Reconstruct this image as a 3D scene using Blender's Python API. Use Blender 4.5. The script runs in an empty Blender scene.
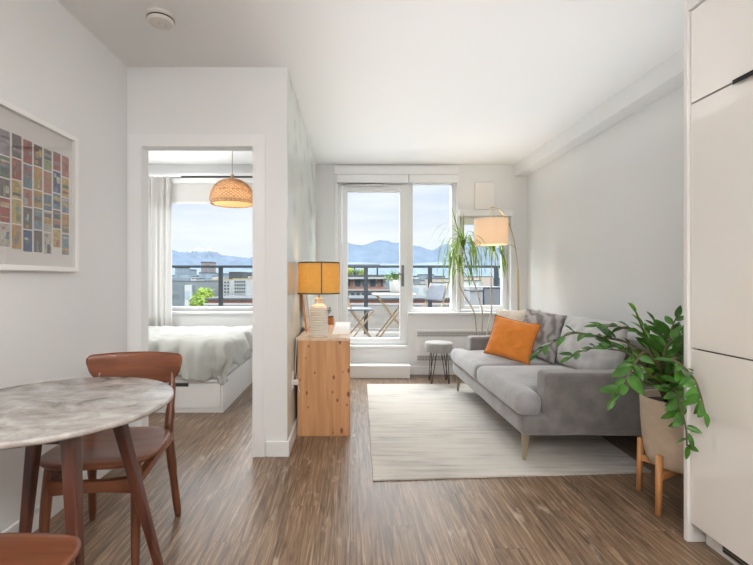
import bpy, bmesh, math, random
from mathutils import Vector, Matrix, noise
random.seed(7)
PI = math.pi
C = bpy.context.scene.collection
F, CZ, VX, VY = 420.0, 1.16, 350.0, 279.0      # focal length in pixels, eye height, vanishing point
H = 2.548
def at(px, py, Y):                              # photo pixel + depth -> point of the room
    return Vector(((px - VX) / F * Y, Y, CZ - (py - VY) / F * Y))

# ------------------------------------------------------------------ materials
def mat(name, col, rough=0.6, bump=0.0, bscale=60, var=0.0, vscale=4, metal=0.0, spec=0.5, coat=0.0,
        sheen=0.0, trans=0.0, emit=0.0, ecol=None, stretch=(1, 1, 1)):
    m = bpy.data.materials.new(name); m.use_nodes = True
    nt = m.node_tree; N, L = nt.nodes, nt.links
    b = N['Principled BSDF']
    b.inputs['Base Color'].default_value = (*col, 1); b.inputs['Roughness'].default_value = rough
    b.inputs['Metallic'].default_value = metal; b.inputs['Specular IOR Level'].default_value = spec
    b.inputs['Coat Weight'].default_value = coat; b.inputs['Coat Roughness'].default_value = 0.05
    b.inputs['Sheen Weight'].default_value = sheen
    if emit:
        b.inputs['Emission Color'].default_value = (*(ecol or col), 1); b.inputs['Emission Strength'].default_value = emit
    tc = N.new('ShaderNodeTexCoord'); mp = N.new('ShaderNodeMapping'); mp.inputs['Scale'].default_value = stretch
    L.new(tc.outputs['Object'], mp.inputs['Vector'])
    if var:
        n = N.new('ShaderNodeTexNoise'); n.inputs['Scale'].default_value = vscale; n.inputs['Detail'].default_value = 5
        L.new(mp.outputs['Vector'], n.inputs['Vector'])
        r = N.new('ShaderNodeValToRGB')
        r.color_ramp.elements[0].position = .3; r.color_ramp.elements[1].position = .7
        r.color_ramp.elements[0].color = (*[max(0, c * (1 - var)) for c in col], 1)
        r.color_ramp.elements[1].color = (*[min(1, c * (1 + var)) for c in col], 1)
        L.new(n.outputs['Fac'], r.inputs['Fac']); L.new(r.outputs['Color'], b.inputs['Base Color'])
    if bump:
        n2 = N.new('ShaderNodeTexNoise'); n2.inputs['Scale'].default_value = bscale; n2.inputs['Detail'].default_value = 4
        L.new(mp.outputs['Vector'], n2.inputs['Vector'])
        bp = N.new('ShaderNodeBump'); bp.inputs['Strength'].default_value = bump; bp.inputs['Distance'].default_value = .01
        L.new(n2.outputs['Fac'], bp.inputs['Height']); L.new(bp.outputs['Normal'], b.inputs['Normal'])
    if trans:
        t = N.new('ShaderNodeBsdfTranslucent'); t.inputs['Color'].default_value = (*col, 1)
        mx = N.new('ShaderNodeMixShader'); mx.inputs[0].default_value = trans
        out = N['Material Output']
        L.new(b.outputs[0], mx.inputs[1]); L.new(t.outputs[0], mx.inputs[2]); L.new(mx.outputs[0], out.inputs['Surface'])
    return m

def wood(name, c1, c2, rough=0.4, scale=1.0, axis='Z', coat=0.0, knots=False, contrast=(.35, .65)):
    m = mat(name, c1, rough, coat=coat); nt = m.node_tree; N, L = nt.nodes, nt.links; b = N['Principled BSDF']
    mp = [n for n in N if n.type == 'MAPPING'][0]
    s = {'X': (2, 30, 30), 'Y': (30, 2, 30), 'Z': (30, 30, 2)}[axis]
    mp.inputs['Scale'].default_value = tuple(v * scale for v in s)
    n = N.new('ShaderNodeTexNoise'); n.inputs['Scale'].default_value = 1; n.inputs['Detail'].default_value = 6; n.inputs['Distortion'].default_value = .6
    L.new(mp.outputs['Vector'], n.inputs['Vector'])
    r = N.new('ShaderNodeValToRGB'); r.color_ramp.elements[0].position, r.color_ramp.elements[1].position = contrast
    r.color_ramp.elements[0].color = (*c1, 1); r.color_ramp.elements[1].color = (*c2, 1)
    L.new(n.outputs['Fac'], r.inputs['Fac']); last = r.outputs['Color']
    if knots:
        tc = [q for q in N if q.type == 'TEX_COORD'][0]
        m2 = N.new('ShaderNodeMapping'); m2.inputs['Rotation'].default_value = (0, 0, .45); m2.inputs['Scale'].default_value = (14, 7, 1); sk = N.new('ShaderNodeSeparateXYZ'); L.new(tc.outputs['Object'], sk.inputs[0]); ck = N.new('ShaderNodeCombineXYZ'); L.new(sk.outputs['X'], ck.inputs[0]); L.new(sk.outputs['Z'], ck.inputs[1]); L.new(ck.outputs[0], m2.inputs['Vector'])
        v = N.new('ShaderNodeTexVoronoi'); v.voronoi_dimensions = '2D'; v.inputs['Scale'].default_value = 1; L.new(m2.outputs['Vector'], v.inputs['Vector'])
        r2 = N.new('ShaderNodeValToRGB'); r2.color_ramp.elements[0].position = .09; r2.color_ramp.elements[1].position = .19
        r2.color_ramp.elements[0].color = (1, 1, 1, 1); r2.color_ramp.elements[1].color = (0, 0, 0, 1)
        sg = N.new('ShaderNodeSeparateColor'); L.new(v.outputs['Color'], sg.inputs[0])
        sm_ = N.new('ShaderNodeMath'); sm_.operation = 'MULTIPLY_ADD'; L.new(sg.outputs[1], sm_.inputs[0]); sm_.inputs[1].default_value = 2.2; sm_.inputs[2].default_value = .75
        ds = N.new('ShaderNodeMath'); ds.operation = 'MULTIPLY'; L.new(v.outputs['Distance'], ds.inputs[0]); L.new(sm_.outputs[0], ds.inputs[1]); L.new(ds.outputs[0], r2.inputs['Fac'])
        mix = N.new('ShaderNodeMix'); mix.data_type = 'RGBA'; sc_ = N.new('ShaderNodeSeparateColor'); L.new(v.outputs['Color'], sc_.inputs[0]); gt = N.new('ShaderNodeMath'); gt.operation = 'GREATER_THAN'; gt.inputs[1].default_value = .42; L.new(sc_.outputs[0], gt.inputs[0]); ml = N.new('ShaderNodeMath'); ml.operation = 'MULTIPLY'; L.new(gt.outputs[0], ml.inputs[0]); L.new(r2.outputs['Color'], ml.inputs[1]); L.new(ml.outputs[0], mix.inputs['Factor'])
        L.new(last, mix.inputs[6]); mix.inputs[7].default_value = (.22, .075, .03, 1); last = mix.outputs[2]
        # glued boards: a slow tone step across the panel
        w = N.new('ShaderNodeTexBrick'); m3 = N.new('ShaderNodeMapping'); m3.inputs['Rotation'].default_value = (PI/2, 0, PI/2)
        w.inputs['Scale'].default_value = 1
        sp = N.new('ShaderNodeSeparateXYZ'); L.new(tc.outputs['Object'], sp.inputs[0]); cb = N.new('ShaderNodeCombineXYZ')
        L.new(sp.outputs['Z'], cb.inputs[0]); L.new(sp.outputs['X'], cb.inputs[1]); L.new(cb.outputs[0], w.inputs['Vector'])
        w.inputs['Brick Width'].default_value = 3; w.inputs['Row Height'].default_value = .098; w.inputs['Mortar Size'].default_value = .0012
        w.inputs['Color1'].default_value = (.88, .86, .84, 1); w.inputs['Color2'].default_value = (1, 1, 1, 1); w.inputs['Mortar'].default_value = (.6, .5, .45, 1)
        mm = N.new('ShaderNodeMix'); mm.data_type = 'RGBA'; mm.blend_type = 'MULTIPLY'; mm.inputs['Factor'].default_value = 1
        L.new(last, mm.inputs[6]); L.new(w.outputs['Color'], mm.inputs[7]); last = mm.outputs[2]
    L.new(last, b.inputs['Base Color'])
    return m

M = {}
M['wall'] = mat('wall_paint', (.79, .797, .80), .55, bump=.05, bscale=300, var=.012, vscale=2)
M['ceil'] = mat('ceiling_paint', (.82, .825, .825), .7, bump=.05, bscale=200)
M['trim'] = mat('trim_paint', (.835, .84, .845), .35)
M['frame'] = mat('window_frame_white', (.83, .84, .85), .3)
M['gloss'] = mat('gloss_cabinet', (.87, .835, .805), .045, spec=.65, coat=1.0, bump=.012, bscale=3.5)
M['panel'] = mat('cabinet_side', (.80, .79, .77), .3)
M['dark'] = mat('dark_metal', (.03, .03, .033), .4, metal=.6)
M['gap'] = mat('shadow_gap', (.05, .045, .04), .8)
M['toe'] = mat('toe_grille_metal', (.30, .28, .26), .4, metal=.5)
M['walnut'] = wood('chair_walnut', (.135, .042, .019), (.235, .080, .036), .36, .6, 'X', coat=.12)
M['walnut_z'] = wood('walnut_upright', (.10, .032, .015), (.19, .063, .028), .36, .8, 'Z', coat=.12)
M['walnut_d'] = wood('table_walnut', (.045, .014, .009), (.10, .030, .017), .3, 1, 'Z', coat=.3)
M['pine'] = wood('pine', (.52, .255, .115), (.69, .385, .19), .45, .8, 'Z', knots=True)
M['pine_lit'] = wood('pine_lit', (.62, .44, .31), (.74, .57, .43), .24, .8, 'Y')  # pine lightened in colour for the window gloss on the dresser top
M['oak'] = wood('light_oak', (.50, .22, .08), (.64, .31, .12), .45, 1, 'Z')
M['teak'] = wood('teak', (.26, .18, .10), (.36, .26, .16), .6, 1, 'Z')
M['brass'] = mat('brushed_brass', (.55, .43, .24), .35, metal=.9)
M['champagne'] = mat('champagne_metal', (.42, .36, .27), .35, metal=.7)
M['steel'] = mat('steel', (.6, .6, .6), .3, metal=.9)
M['black'] = mat('black_wire', (.02, .02, .02), .4)
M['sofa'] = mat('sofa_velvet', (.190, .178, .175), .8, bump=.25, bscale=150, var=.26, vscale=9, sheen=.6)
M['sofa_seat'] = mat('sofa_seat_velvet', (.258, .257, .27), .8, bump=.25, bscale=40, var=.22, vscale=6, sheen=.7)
M['cush_lt'] = mat('pale_grey_fabric', (.50, .50, .51), .85, bump=.4, bscale=18, var=.08, vscale=10, sheen=.4)
M['cream'] = mat('cream_fabric', (.70, .63, .55), .9, bump=.3, bscale=80, sheen=.3)
M['orange'] = mat('orange_linen', (.70, .225, .028), .85, bump=.5, bscale=28, var=.05, vscale=14, sheen=.2)
M['orange_d'] = mat('orange_piping', (.40, .12, .03), .85)
M['stool'] = mat('stool_velvet', (.31, .30, .285), .85, bump=.3, bscale=120, var=.06, vscale=12, sheen=.6)
M['duvet'] = mat('duvet_cotton', (.44, .45, .42), .9, bump=.35, bscale=14, sheen=.2)
M['sheet'] = mat('white_cotton', (.80, .80, .79), .9, bump=.2, bscale=20)
M['bedbase'] = mat('white_laminate', (.80, .80, .79), .4)
M['curtain'] = mat('curtain_linen', (.70, .69, .67), .9, bump=.15, bscale=200, trans=.3)
M['blind'] = mat('blind_fabric', (.78, .77, .745), .9, trans=.15)
M['pot'] = mat('beige_stoneware', (.56, .455, .34), .6, bump=.2, bscale=90, var=.07, vscale=25)
M['soil'] = mat('potting_soil', (.035, .025, .018), .95, bump=.6, bscale=60)
M['leaf'] = mat('zz_leaf', (.055, .165, .022), .2, spec=.6, var=.5, vscale=14, trans=.18)
M['leaf_y'] = mat('young_leaf', (.16, .36, .04), .3, var=.3, vscale=16, trans=.25)
M['stem'] = mat('zz_stem', (.11, .085, .04), .5, var=.3, vscale=15)
M['strap'] = mat('dracaena_leaf', (.22, .35, .05), .4, var=.45, vscale=20, trans=.35)
M['cane'] = mat('dracaena_cane', (.50, .43, .33), .8, bump=.4, bscale=80, var=.2, vscale=30)
M['ceramic'] = mat('matt_ceramic', (.78, .73, .66), .55, bump=.1, bscale=60)
M['amber'] = mat('amber_glass', (.50, .15, .02), .12, spec=.7)
M['rattan'] = mat('rattan', (.62, .42, .25), .6, var=.25, vscale=50, trans=.25)
M['shade_in'] = mat('paper_liner', (.78, .60, .42), .8, trans=.5)
M['matboard'] = mat('mat_board', (.74, .71, .68), .9)
M['plastic'] = mat('white_plastic', (.80, .79, .77), .4)
M['plastic_y'] = mat('aged_plastic', (.68, .65, .61), .45)
M['planter_w'] = mat('white_planter', (.5, .5, .5), .4)
M['slate'] = mat('grey_sling', (.105, .115, .135), .8, var=.08, vscale=20)
M['rail'] = mat('rail_metal', (.028, .036, .044), .45, metal=.2)
M['concrete'] = mat('concrete', (.16, .145, .13), .85, bump=.2, bscale=30, var=.1, vscale=6)
M['box_lt'] = mat('grey_resin', (.23, .24, .26), .7)
M['box_dk'] = mat('dark_resin', (.115, .12, .135), .7)
M['bulb'] = mat('warm_bulb', (1, .8, .5), .5, emit=9, ecol=(1, .72, .42))

def tree_nodes(name):
    m = bpy.data.materials.new(name); m.use_nodes = True
    return m, m.node_tree.nodes, m.node_tree.links, m.node_tree.nodes['Principled BSDF']
def ramp(N, els):
    r = N.new('ShaderNodeValToRGB'); e = r.color_ramp.elements
    e[0].position, e[0].color = els[0][0], (*els[0][1], 1); e[1].position, e[1].color = els[-1][0], (*els[-1][1], 1)
    for p, c in els[1:-1]:
        k = e.new(p); k.color = (*c, 1)
    return r

def floor_mat():
    m, N, L, b = tree_nodes('plank_floor')
    tc = N.new('ShaderNodeTexCoord'); sp = N.new('ShaderNodeSeparateXYZ'); L.new(tc.outputs['Object'], sp.inputs[0])
    cb = N.new('ShaderNodeCombineXYZ'); L.new(sp.outputs['X'], cb.inputs[1])
    dv = N.new('ShaderNodeMath'); dv.operation = 'DIVIDE'; L.new(sp.outputs['X'], dv.inputs[0]); dv.inputs[1].default_value = .152
    fl = N.new('ShaderNodeMath'); fl.operation = 'FLOOR'; L.new(dv.outputs[0], fl.inputs[0])
    sh = N.new('ShaderNodeMath'); sh.operation = 'MULTIPLY_ADD'; L.new(fl.outputs[0], sh.inputs[0]); sh.inputs[1].default_value = .4631; L.new(sp.outputs['Y'], sh.inputs[2]); L.new(sh.outputs[0], cb.inputs[0])
    br = N.new('ShaderNodeTexBrick'); br.inputs['Scale'].default_value = 1; br.offset = 0
    br.inputs['Brick Width'].default_value = 1.22; br.inputs['Row Height'].default_value = .152; br.inputs['Mortar Size'].default_value = .0011
    br.inputs['Color1'].default_value = (0, 0, 0, 1); br.inputs['Color2'].default_value = (1, 1, 1, 1); br.inputs['Mortar'].default_value = (.3, .3, .3, 1)
    L.new(cb.outputs[0], br.inputs['Vector'])
    mp = N.new('ShaderNodeMapping'); mp.inputs['Scale'].default_value = (70, 3.4, 1); L.new(tc.outputs['Object'], mp.inputs['Vector'])
    ad = N.new('ShaderNodeVectorMath'); ad.operation = 'MULTIPLY_ADD'
    L.new(br.outputs['Color'], ad.inputs[0]); ad.inputs[1].default_value = (13, 17, 9); L.new(mp.outputs['Vector'], ad.inputs[2])
    n = N.new('ShaderNodeTexNoise'); n.inputs['Scale'].default_value = 1; n.inputs['Detail'].default_value = 8; n.inputs['Roughness'].default_value = .65; n.inputs['Distortion'].default_value = .9
    L.new(ad.outputs[0], n.inputs['Vector'])
    r = ramp(N, [(.30, (.040, .021, .011)), (.44, (.135, .082, .048)), (.55, (.230, .152, .096)), (.70, (.42, .315, .22))])
    L.new(n.outputs['Fac'], r.inputs['Fac'])
    # plank tone
    mm = N.new('ShaderNodeMix'); mm.data_type = 'RGBA'; mm.blend_type = 'MULTIPLY'; mm.inputs['Factor'].default_value = 1
    r3 = ramp(N, [(0, (.86, .86, .86)), (1, (1.06, 1.04, 1.02))]); L.new(br.outputs['Color'], r3.inputs['Fac'])
    L.new(r.outputs['Color'], mm.inputs[6]); L.new(r3.outputs['Color'], mm.inputs[7])
    ms = N.new('ShaderNodeMix'); ms.data_type = 'RGBA'; L.new(br.outputs['Fac'], ms.inputs['Factor'])
    L.new(mm.outputs[2], ms.inputs[6]); ms.inputs[7].default_value = (.06, .042, .03, 1)
    # pale limed wear
    n2 = N.new('ShaderNodeTexNoise'); n2.inputs['Scale'].default_value = 1; n2.inputs['Detail'].default_value = 7
    mp2 = N.new('ShaderNodeMapping'); mp2.inputs['Scale'].default_value = (14, 5, 1); L.new(tc.outputs['Object'], mp2.inputs['Vector']); L.new(mp2.outputs[0], n2.inputs['Vector'])
    r2 = ramp(N, [(.62, (0, 0, 0)), (.72, (.55, .55, .55))]); L.new(n2.outputs['Fac'], r2.inputs['Fac'])
    mw = N.new('ShaderNodeMix'); mw.data_type = 'RGBA'; L.new(r2.outputs['Color'], mw.inputs['Factor']); L.new(ms.outputs[2], mw.inputs[6]); mw.inputs[7].default_value = (.50, .42, .34, 1)
    L.new(mw.outputs[2], b.inputs['Base Color'])
    rr = N.new('ShaderNodeMapRange'); rr.inputs['To Min'].default_value = .28; rr.inputs['To Max'].default_value = .42; L.new(n.outputs['Fac'], rr.inputs['Value']); L.new(rr.outputs[0], b.inputs['Roughness'])
    bp = N.new('ShaderNodeBump'); bp.inputs['Strength'].default_value = .18; bp.inputs['Distance'].default_value = .004
    L.new(n.outputs['Fac'], bp.inputs['Height']); L.new(bp.outputs[0], b.inputs['Normal'])
    return m
M['floor'] = floor_mat()

def marble_mat():
    m, N, L, b = tree_nodes('marble')
    tc = N.new('ShaderNodeTexCoord')
    mp = N.new('ShaderNodeMapping'); mp.inputs['Rotation'].default_value = (0, 0, .5); mp.inputs['Scale'].default_value = (3, 4.5, 4); L.new(tc.outputs['Object'], mp.inputs[0])
    n = N.new('ShaderNodeTexNoise'); n.inputs['Scale'].default_value = 2.2; n.inputs['Detail'].default_value = 9; n.inputs['Distortion'].default_value = .5; n.inputs['Roughness'].default_value = .68
    L.new(mp.outputs[0], n.inputs['Vector'])
    r = ramp(N, [(.34, (.17, .145, .13)), (.43, (.30, .27, .25)), (.52, (.40, .375, .35)), (.64, (.56, .535, .51))])
    L.new(n.outputs['Fac'], r.inputs['Fac']); L.new(r.outputs[0], b.inputs['Base Color'])
    b.inputs['Roughness'].default_value = .22
    return m
M['marble'] = marble_mat()

def rug_mat():
    m, N, L, b = tree_nodes('woven_rug')
    tc = N.new('ShaderNodeTexCoord')
    mp = N.new('ShaderNodeMapping'); mp.inputs['Scale'].default_value = (1.6, 22, 1); L.new(tc.outputs['Object'], mp.inputs[0])
    n = N.new('ShaderNodeTexNoise'); n.inputs['Scale'].default_value = 1.2; n.inputs['Detail'].default_value = 8; n.inputs['Roughness'].default_value = .7; L.new(mp.outputs[0], n.inputs['Vector'])
    n3 = N.new('ShaderNodeTexNoise'); n3.inputs['Scale'].default_value = 1.5; n3.inputs['Detail'].default_value = 3; L.new(tc.outputs['Object'], n3.inputs['Vector'])
    ma = N.new('ShaderNodeMath'); ma.operation = 'MULTIPLY_ADD'; L.new(n3.outputs['Fac'], ma.inputs[0]); ma.inputs[1].default_value = .7; ma.inputs[2].default_value = -.35
    ad = N.new('ShaderNodeMath'); ad.operation = 'ADD'; L.new(n.outputs['Fac'], ad.inputs[0]); L.new(ma.outputs[0], ad.inputs[1])
    r = ramp(N, [(.24, (.33, .315, .30)), (.38, (.45, .43, .40)), (.50, (.56, .53, .485)), (.72, (.62, .585, .53))])
    L.new(ad.outputs[0], r.inputs['Fac']); L.new(r.outputs[0], b.inputs['Base Color']); b.inputs['Roughness'].default_value = .95
    w = N.new('ShaderNodeTexWave'); w.bands_direction = 'Y'; w.inputs['Scale'].default_value = 45; w.inputs['Distortion'].default_value = 1; L.new(tc.outputs['Object'], w.inputs['Vector'])
    bp = N.new('ShaderNodeBump'); bp.inputs['Strength'].default_value = .3; bp.inputs['Distance'].default_value = .004; L.new(w.outputs['Fac'], bp.inputs['Height']); L.new(bp.outputs[0], b.inputs['Normal'])
    return m
M['rug'] = rug_mat()

def mural_mat():
    m, N, L, b = tree_nodes('sage_mural')
    tc = N.new('ShaderNodeTexCoord')
    mp = N.new('ShaderNodeMapping'); mp.inputs['Scale'].default_value = (1, 2.2, 3.2); mp.inputs['Rotation'].default_value = (.5, 0, 0); L.new(tc.outputs['Object'], mp.inputs[0])
    v = N.new('ShaderNodeTexVoronoi'); v.feature = 'SMOOTH_F1'; v.inputs['Scale'].default_value = 1.5; L.new(mp.outputs[0], v.inputs['Vector'])
    n = N.new('ShaderNodeTexNoise'); n.inputs['Scale'].default_value = 3; n.inputs['Detail'].default_value = 7; L.new(tc.outputs['Object'], n.inputs['Vector'])
    mu = N.new('ShaderNodeMath'); mu.operation = 'MULTIPLY'; L.new(v.outputs['Distance'], mu.inputs[0]); L.new(n.outputs['Fac'], mu.inputs[1])
    r = ramp(N, [(.06, (.54, .58, .54)), (.16, (.66, .70, .66)), (.38, (.70, .745, .70))])
    L.new(mu.outputs[0], r.inputs['Fac']); L.new(r.outputs[0], b.inputs['Base Color']); b.inputs['Roughness'].default_value = .18
    return m
M['mural'] = mural_mat()

def shade_mat(name, col, e, ecol, tr=.5):
    m = mat(name, col, .85, trans=tr, emit=e, ecol=ecol)
    return m
M['shade_amber'] = mat('amber_linen_shade', (.62, .41, .13), .85, bump=.5, bscale=180, var=.14, vscale=50, trans=.45, emit=.20, ecol=(.90, .54, .13))
M['shade_white'] = mat('cream_linen_shade', (.78, .70, .60), .85, bump=.3, bscale=150, trans=.5, emit=.14, ecol=(1, .72, .52))
M['band'] = mat('shade_binding', (.10, .075, .05), .8)

def striped_mat():
    m, N, L, b = tree_nodes('patterned_fabric')
    tc = N.new('ShaderNodeTexCoord'); w = N.new('ShaderNodeTexWave'); w.inputs['Scale'].default_value = 4; w.inputs['Distortion'].default_value = 14; w.inputs['Detail'].default_value = 3
    L.new(tc.outputs['Object'], w.inputs['Vector'])
    r = ramp(N, [(.2, (.22, .205, .20)), (.45, (.33, .315, .305)), (.8, (.44, .42, .41))]); L.new(w.outputs['Fac'], r.inputs['Fac']); L.new(r.outputs[0], b.inputs['Base Color'])
    b.inputs['Roughness'].default_value = .9
    return m
M['striped'] = striped_mat()

def glass_mat(name, tint=(1, 1, 1), refl=.06):
    m = bpy.data.materials.new(name); m.use_nodes = True; N, L = m.node_tree.nodes, m.node_tree.links
    N.remove(N['Principled BSDF']); out = N['Material Output']
    t = N.new('ShaderNodeBsdfTransparent'); t.inputs[0].default_value = (*tint, 1)
    g = N.new('ShaderNodeBsdfGlossy'); g.inputs['Roughness'].default_value = .02
    f = N.new('ShaderNodeLayerWeight'); pw = N.new('ShaderNodeMath'); pw.operation = 'POWER'; L.new(f.outputs['Facing'], pw.inputs[0]); pw.inputs[1].default_value = 4
    mu = N.new('ShaderNodeMath'); mu.operation = 'MULTIPLY_ADD'; L.new(pw.outputs[0], mu.inputs[0]); mu.inputs[1].default_value = .5; mu.inputs[2].default_value = refl
    mu.use_clamp = True
    mx = N.new('ShaderNodeMixShader'); L.new(mu.outputs[0], mx.inputs[0]); L.new(t.outputs[0], mx.inputs[1]); L.new(g.outputs[0], mx.inputs[2]); L.new(mx.outputs[0], out.inputs[0])
    return m
M['glass'] = glass_mat('window_glass', (.98, .99, .99), .0)
M['railglass'] = glass_mat('rail_glass', (.93, .96, .97), .01)
M['picglass'] = glass_mat('picture_glass', (1, 1, 1), .11)

# ------------------------------------------------------------------ mesh helpers
def BM(): return bmesh.new()
def add_box(bm, lo, hi, M4=None, mi=0):
    x0, y0, z0 = lo; x1, y1, z1 = hi
    vs = [bm.verts.new(M4 @ Vector(p) if M4 else Vector(p)) for p in
          [(x0, y0, z0), (x1, y0, z0), (x1, y1, z0), (x0, y1, z0), (x0, y0, z1), (x1, y0, z1), (x1, y1, z1), (x0, y1, z1)]]
    for f in [(0, 3, 2, 1), (4, 5, 6, 7), (0, 1, 5, 4), (1, 2, 6, 5), (2, 3, 7, 6), (3, 0, 4, 7)]:
        bm.faces.new([vs[i] for i in f]).material_index = mi
    return bm
def bx(lo, hi, M4=None): return add_box(BM(), lo, hi, M4)
def spline(pts, n=6):
    pts = [Vector(p) for p in pts]
    if len(pts) < 3: return pts
    P = [pts[0] * 2 - pts[1]] + pts + [pts[-1] * 2 - pts[-2]]; out = []
    for i in range(1, len(P) - 2):
        for k in range(n):
            t = k / n; a, b, c, d = P[i-1], P[i], P[i+1], P[i+2]
            out.append(.5 * ((2*b) + (c-a)*t + (2*a-5*b+4*c-d)*t*t + (3*b-a-3*c+d)*t**3))
    out.append(pts[-1]); return out
def add_tube(bm, pts, rad, seg=8, caps=True, sq=1.0):
    pts = [Vector(p) for p in pts]; n = len(pts)
    if not hasattr(rad, '__len__'): rad = [rad] * n
    if len(rad) == 2 and n > 2: rad = [rad[0] + (rad[1]-rad[0]) * i/(n-1) for i in range(n)]
    d0 = (pts[1] - pts[0]).normalized(); up = Vector((0, 0, 1)) if abs(d0.z) < .9 else Vector((0, 1, 0))
    rings = []
    for i, p in enumerate(pts):
        d = (pts[min(i+1, n-1)] - pts[max(i-1, 0)]).normalized()
        s = d.cross(up)
        if s.length < 1e-5: s = Vector((1, 0, 0))
        s.normalize(); u = s.cross(d).normalized(); up = u
        rings.append([bm.verts.new(p + (s*math.cos(2*PI*k/seg + PI/4) * rad[i] + u*math.sin(2*PI*k/seg + PI/4) * rad[i] * sq)) for k in range(seg)])
    for a, b in zip(rings, rings[1:]):
        for k in range(seg): bm.faces.new((a[k], a[(k+1) % seg], b[(k+1) % seg], b[k]))
    if caps: bm.faces.new(rings[0][::-1]); bm.faces.new(rings[-1])
    return bm
def tube(pts, rad, seg=8, sq=1.0): return add_tube(BM(), pts, rad, seg, True, sq)
def add_lathe(bm, prof, seg=32, c=(0, 0, 0), sx=1, sy=1, close=False):
    c = Vector(c); rings = []
    for r, z in prof:
        if r < 1e-6: rings.append([bm.verts.new(c + Vector((0, 0, z)))])
        else: rings.append([bm.verts.new(c + Vector((r*sx*math.cos(2*PI*k/seg), r*sy*math.sin(2*PI*k/seg), z))) for k in range(seg)])
    prs = list(zip(rings, rings[1:]))
    if close: prs.append((rings[-1], rings[0]))
    for a, b in prs:
        for k in range(seg):
            q = (k+1) % seg
            if len(a) == 1 and len(b) == 1: continue
            if len(a) == 1: bm.faces.new((a[0], b[q], b[k]))
            elif len(b) == 1: bm.faces.new((a[k], a[q], b[0]))
            else: bm.faces.new((a[k], a[q], b[q], b[k]))
    return bm
def lathe(prof, seg=32, c=(0, 0, 0), **k): return add_lathe(BM(), prof, seg, c, **k)
def add_prism(bm, poly, z0, z1):
    a = [bm.verts.new((p[0], p[1], z0)) for p in poly]; b = [bm.verts.new((p[0], p[1], z1)) for p in poly]
    bm.faces.new(a[::-1]); bm.faces.new(b); n = len(poly)
    for k in range(n): bm.faces.new((a[k], a[(k+1) % n], b[(k+1) % n], b[k]))
    return bm
def add_taper(bm, p0, p1, w0, w1, d0=None, d1=None):   # square leg from p0 to p1
    p0, p1 = Vector(p0), Vector(p1); d0 = d0 or w0; d1 = d1 or w1; vs = []
    for p, w, d in ((p0, w0, d0), (p1, w1, d1)):
        vs.append([bm.verts.new(p + Vector((sx*w/2, sy*d/2, 0))) for sx, sy in ((-1, -1), (1, -1), (1, 1), (-1, 1))])
    a, b = vs; bm.faces.new(a[::-1]); bm.faces.new(b)
    for k in range(4): bm.faces.new((a[k], a[(k+1) % 4], b[(k+1) % 4], b[k]))
    return bm
def obj(name, bm, m, parent=None, smooth=False, bevel=0, seg=2, world=True, kind=None, label=None):
    if parent is not None and world:
        o = parent; off = Vector((0, 0, 0))
        while o: off += Vector(o.location); o = o.parent
        bmesh.ops.translate(bm, verts=bm.verts, vec=-off)
    bmesh.ops.recalc_face_normals(bm, faces=bm.faces)
    me = bpy.data.meshes.new(name); bm.to_mesh(me); bm.free()
    for mm in (m if isinstance(m, (list, tuple)) else [m]): me.materials.append(mm)
    if smooth:
        for p in me.polygons: p.use_smooth = True
    o = bpy.data.objects.new(name, me); C.objects.link(o)
    if parent: o.parent = parent
    if bevel:
        b = o.modifiers.new('Bevel', 'BEVEL'); b.width = bevel; b.segments = seg; b.limit_method = 'ANGLE'; b.angle_limit = .6; b.harden_normals = False
        if not smooth:
            for p in me.polygons: p.use_smooth = True
            w = o.modifiers.new('WN', 'WEIGHTED_NORMAL')
    if kind: o['kind'] = kind
    if label: o['label'] = label
    return o
def thing(name, label, cat, loc=(0, 0, 0), group=None, rotz=0):
    o = bpy.data.objects.new(name, None); C.objects.link(o); o.location = loc; o.rotation_euler = (0, 0, rotz); o.empty_display_size = .1
    o['label'] = label; o['category'] = cat
    if group: o['group'] = group
    return o
def tag(o, label, cat, group=None, kind=None):
    o['label'] = label; o['category'] = cat
    if group: o['group'] = group
    if kind: o['kind'] = kind
    return o
def struct(name, bm, m, parent=None, **k):
    o = obj(name, bm, m, parent, **k)
    if parent is None: o['kind'] = 'structure'
    return o
def dup(root, loc, rotz, label=None, group=None):
    r = root.copy(); C.objects.link(r); r.location = loc; r.rotation_euler = (0, 0, rotz)
    if label: r['label'] = label
    if group: r['group'] = group
    for ch in list(root.children):
        c = ch.copy(); C.objects.link(c); c.parent = r
        for g in list(ch.children):
            d = g.copy(); C.objects.link(d); d.parent = c
    return r
def rbox(lo, hi, r, n=8, amp=0.0, fr=3.0, crown=0.0, seed=0):    # soft rounded box with wrinkles
    bm = BM(); lo, hi = Vector(lo), Vector(hi); c = (lo+hi)/2; h = (hi-lo)/2
    bmesh.ops.create_cube(bm, size=2); bmesh.ops.subdivide_edges(bm, edges=bm.edges, cuts=n*2, use_grid_fill=True)
    for v in bm.verts:
        q = Vector([math.sin(t * PI/2 * .98) / math.sin(PI/2*.98) for t in v.co])
        p = Vector([q[i] * h[i] for i in range(3)])
        inner = Vector([max(-(h[i]-r), min(h[i]-r, p[i])) for i in range(3)]); d = p - inner
        if d.length > 1e-7:
            p = inner + d.normalized() * r
        if crown: p.z += crown * (1-q.x**2) * (1-q.y**2) * (1 if p.z > 0 else .0)
        if amp:
            nn = noise.noise(Vector((p + c) * fr) + Vector((seed, 0, 0))); nd = Vector((p.x/h.x, p.y/h.y, p.z/h.z)).normalized()
            p += nd * nn * amp
        v.co = c + p
    return bm
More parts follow.
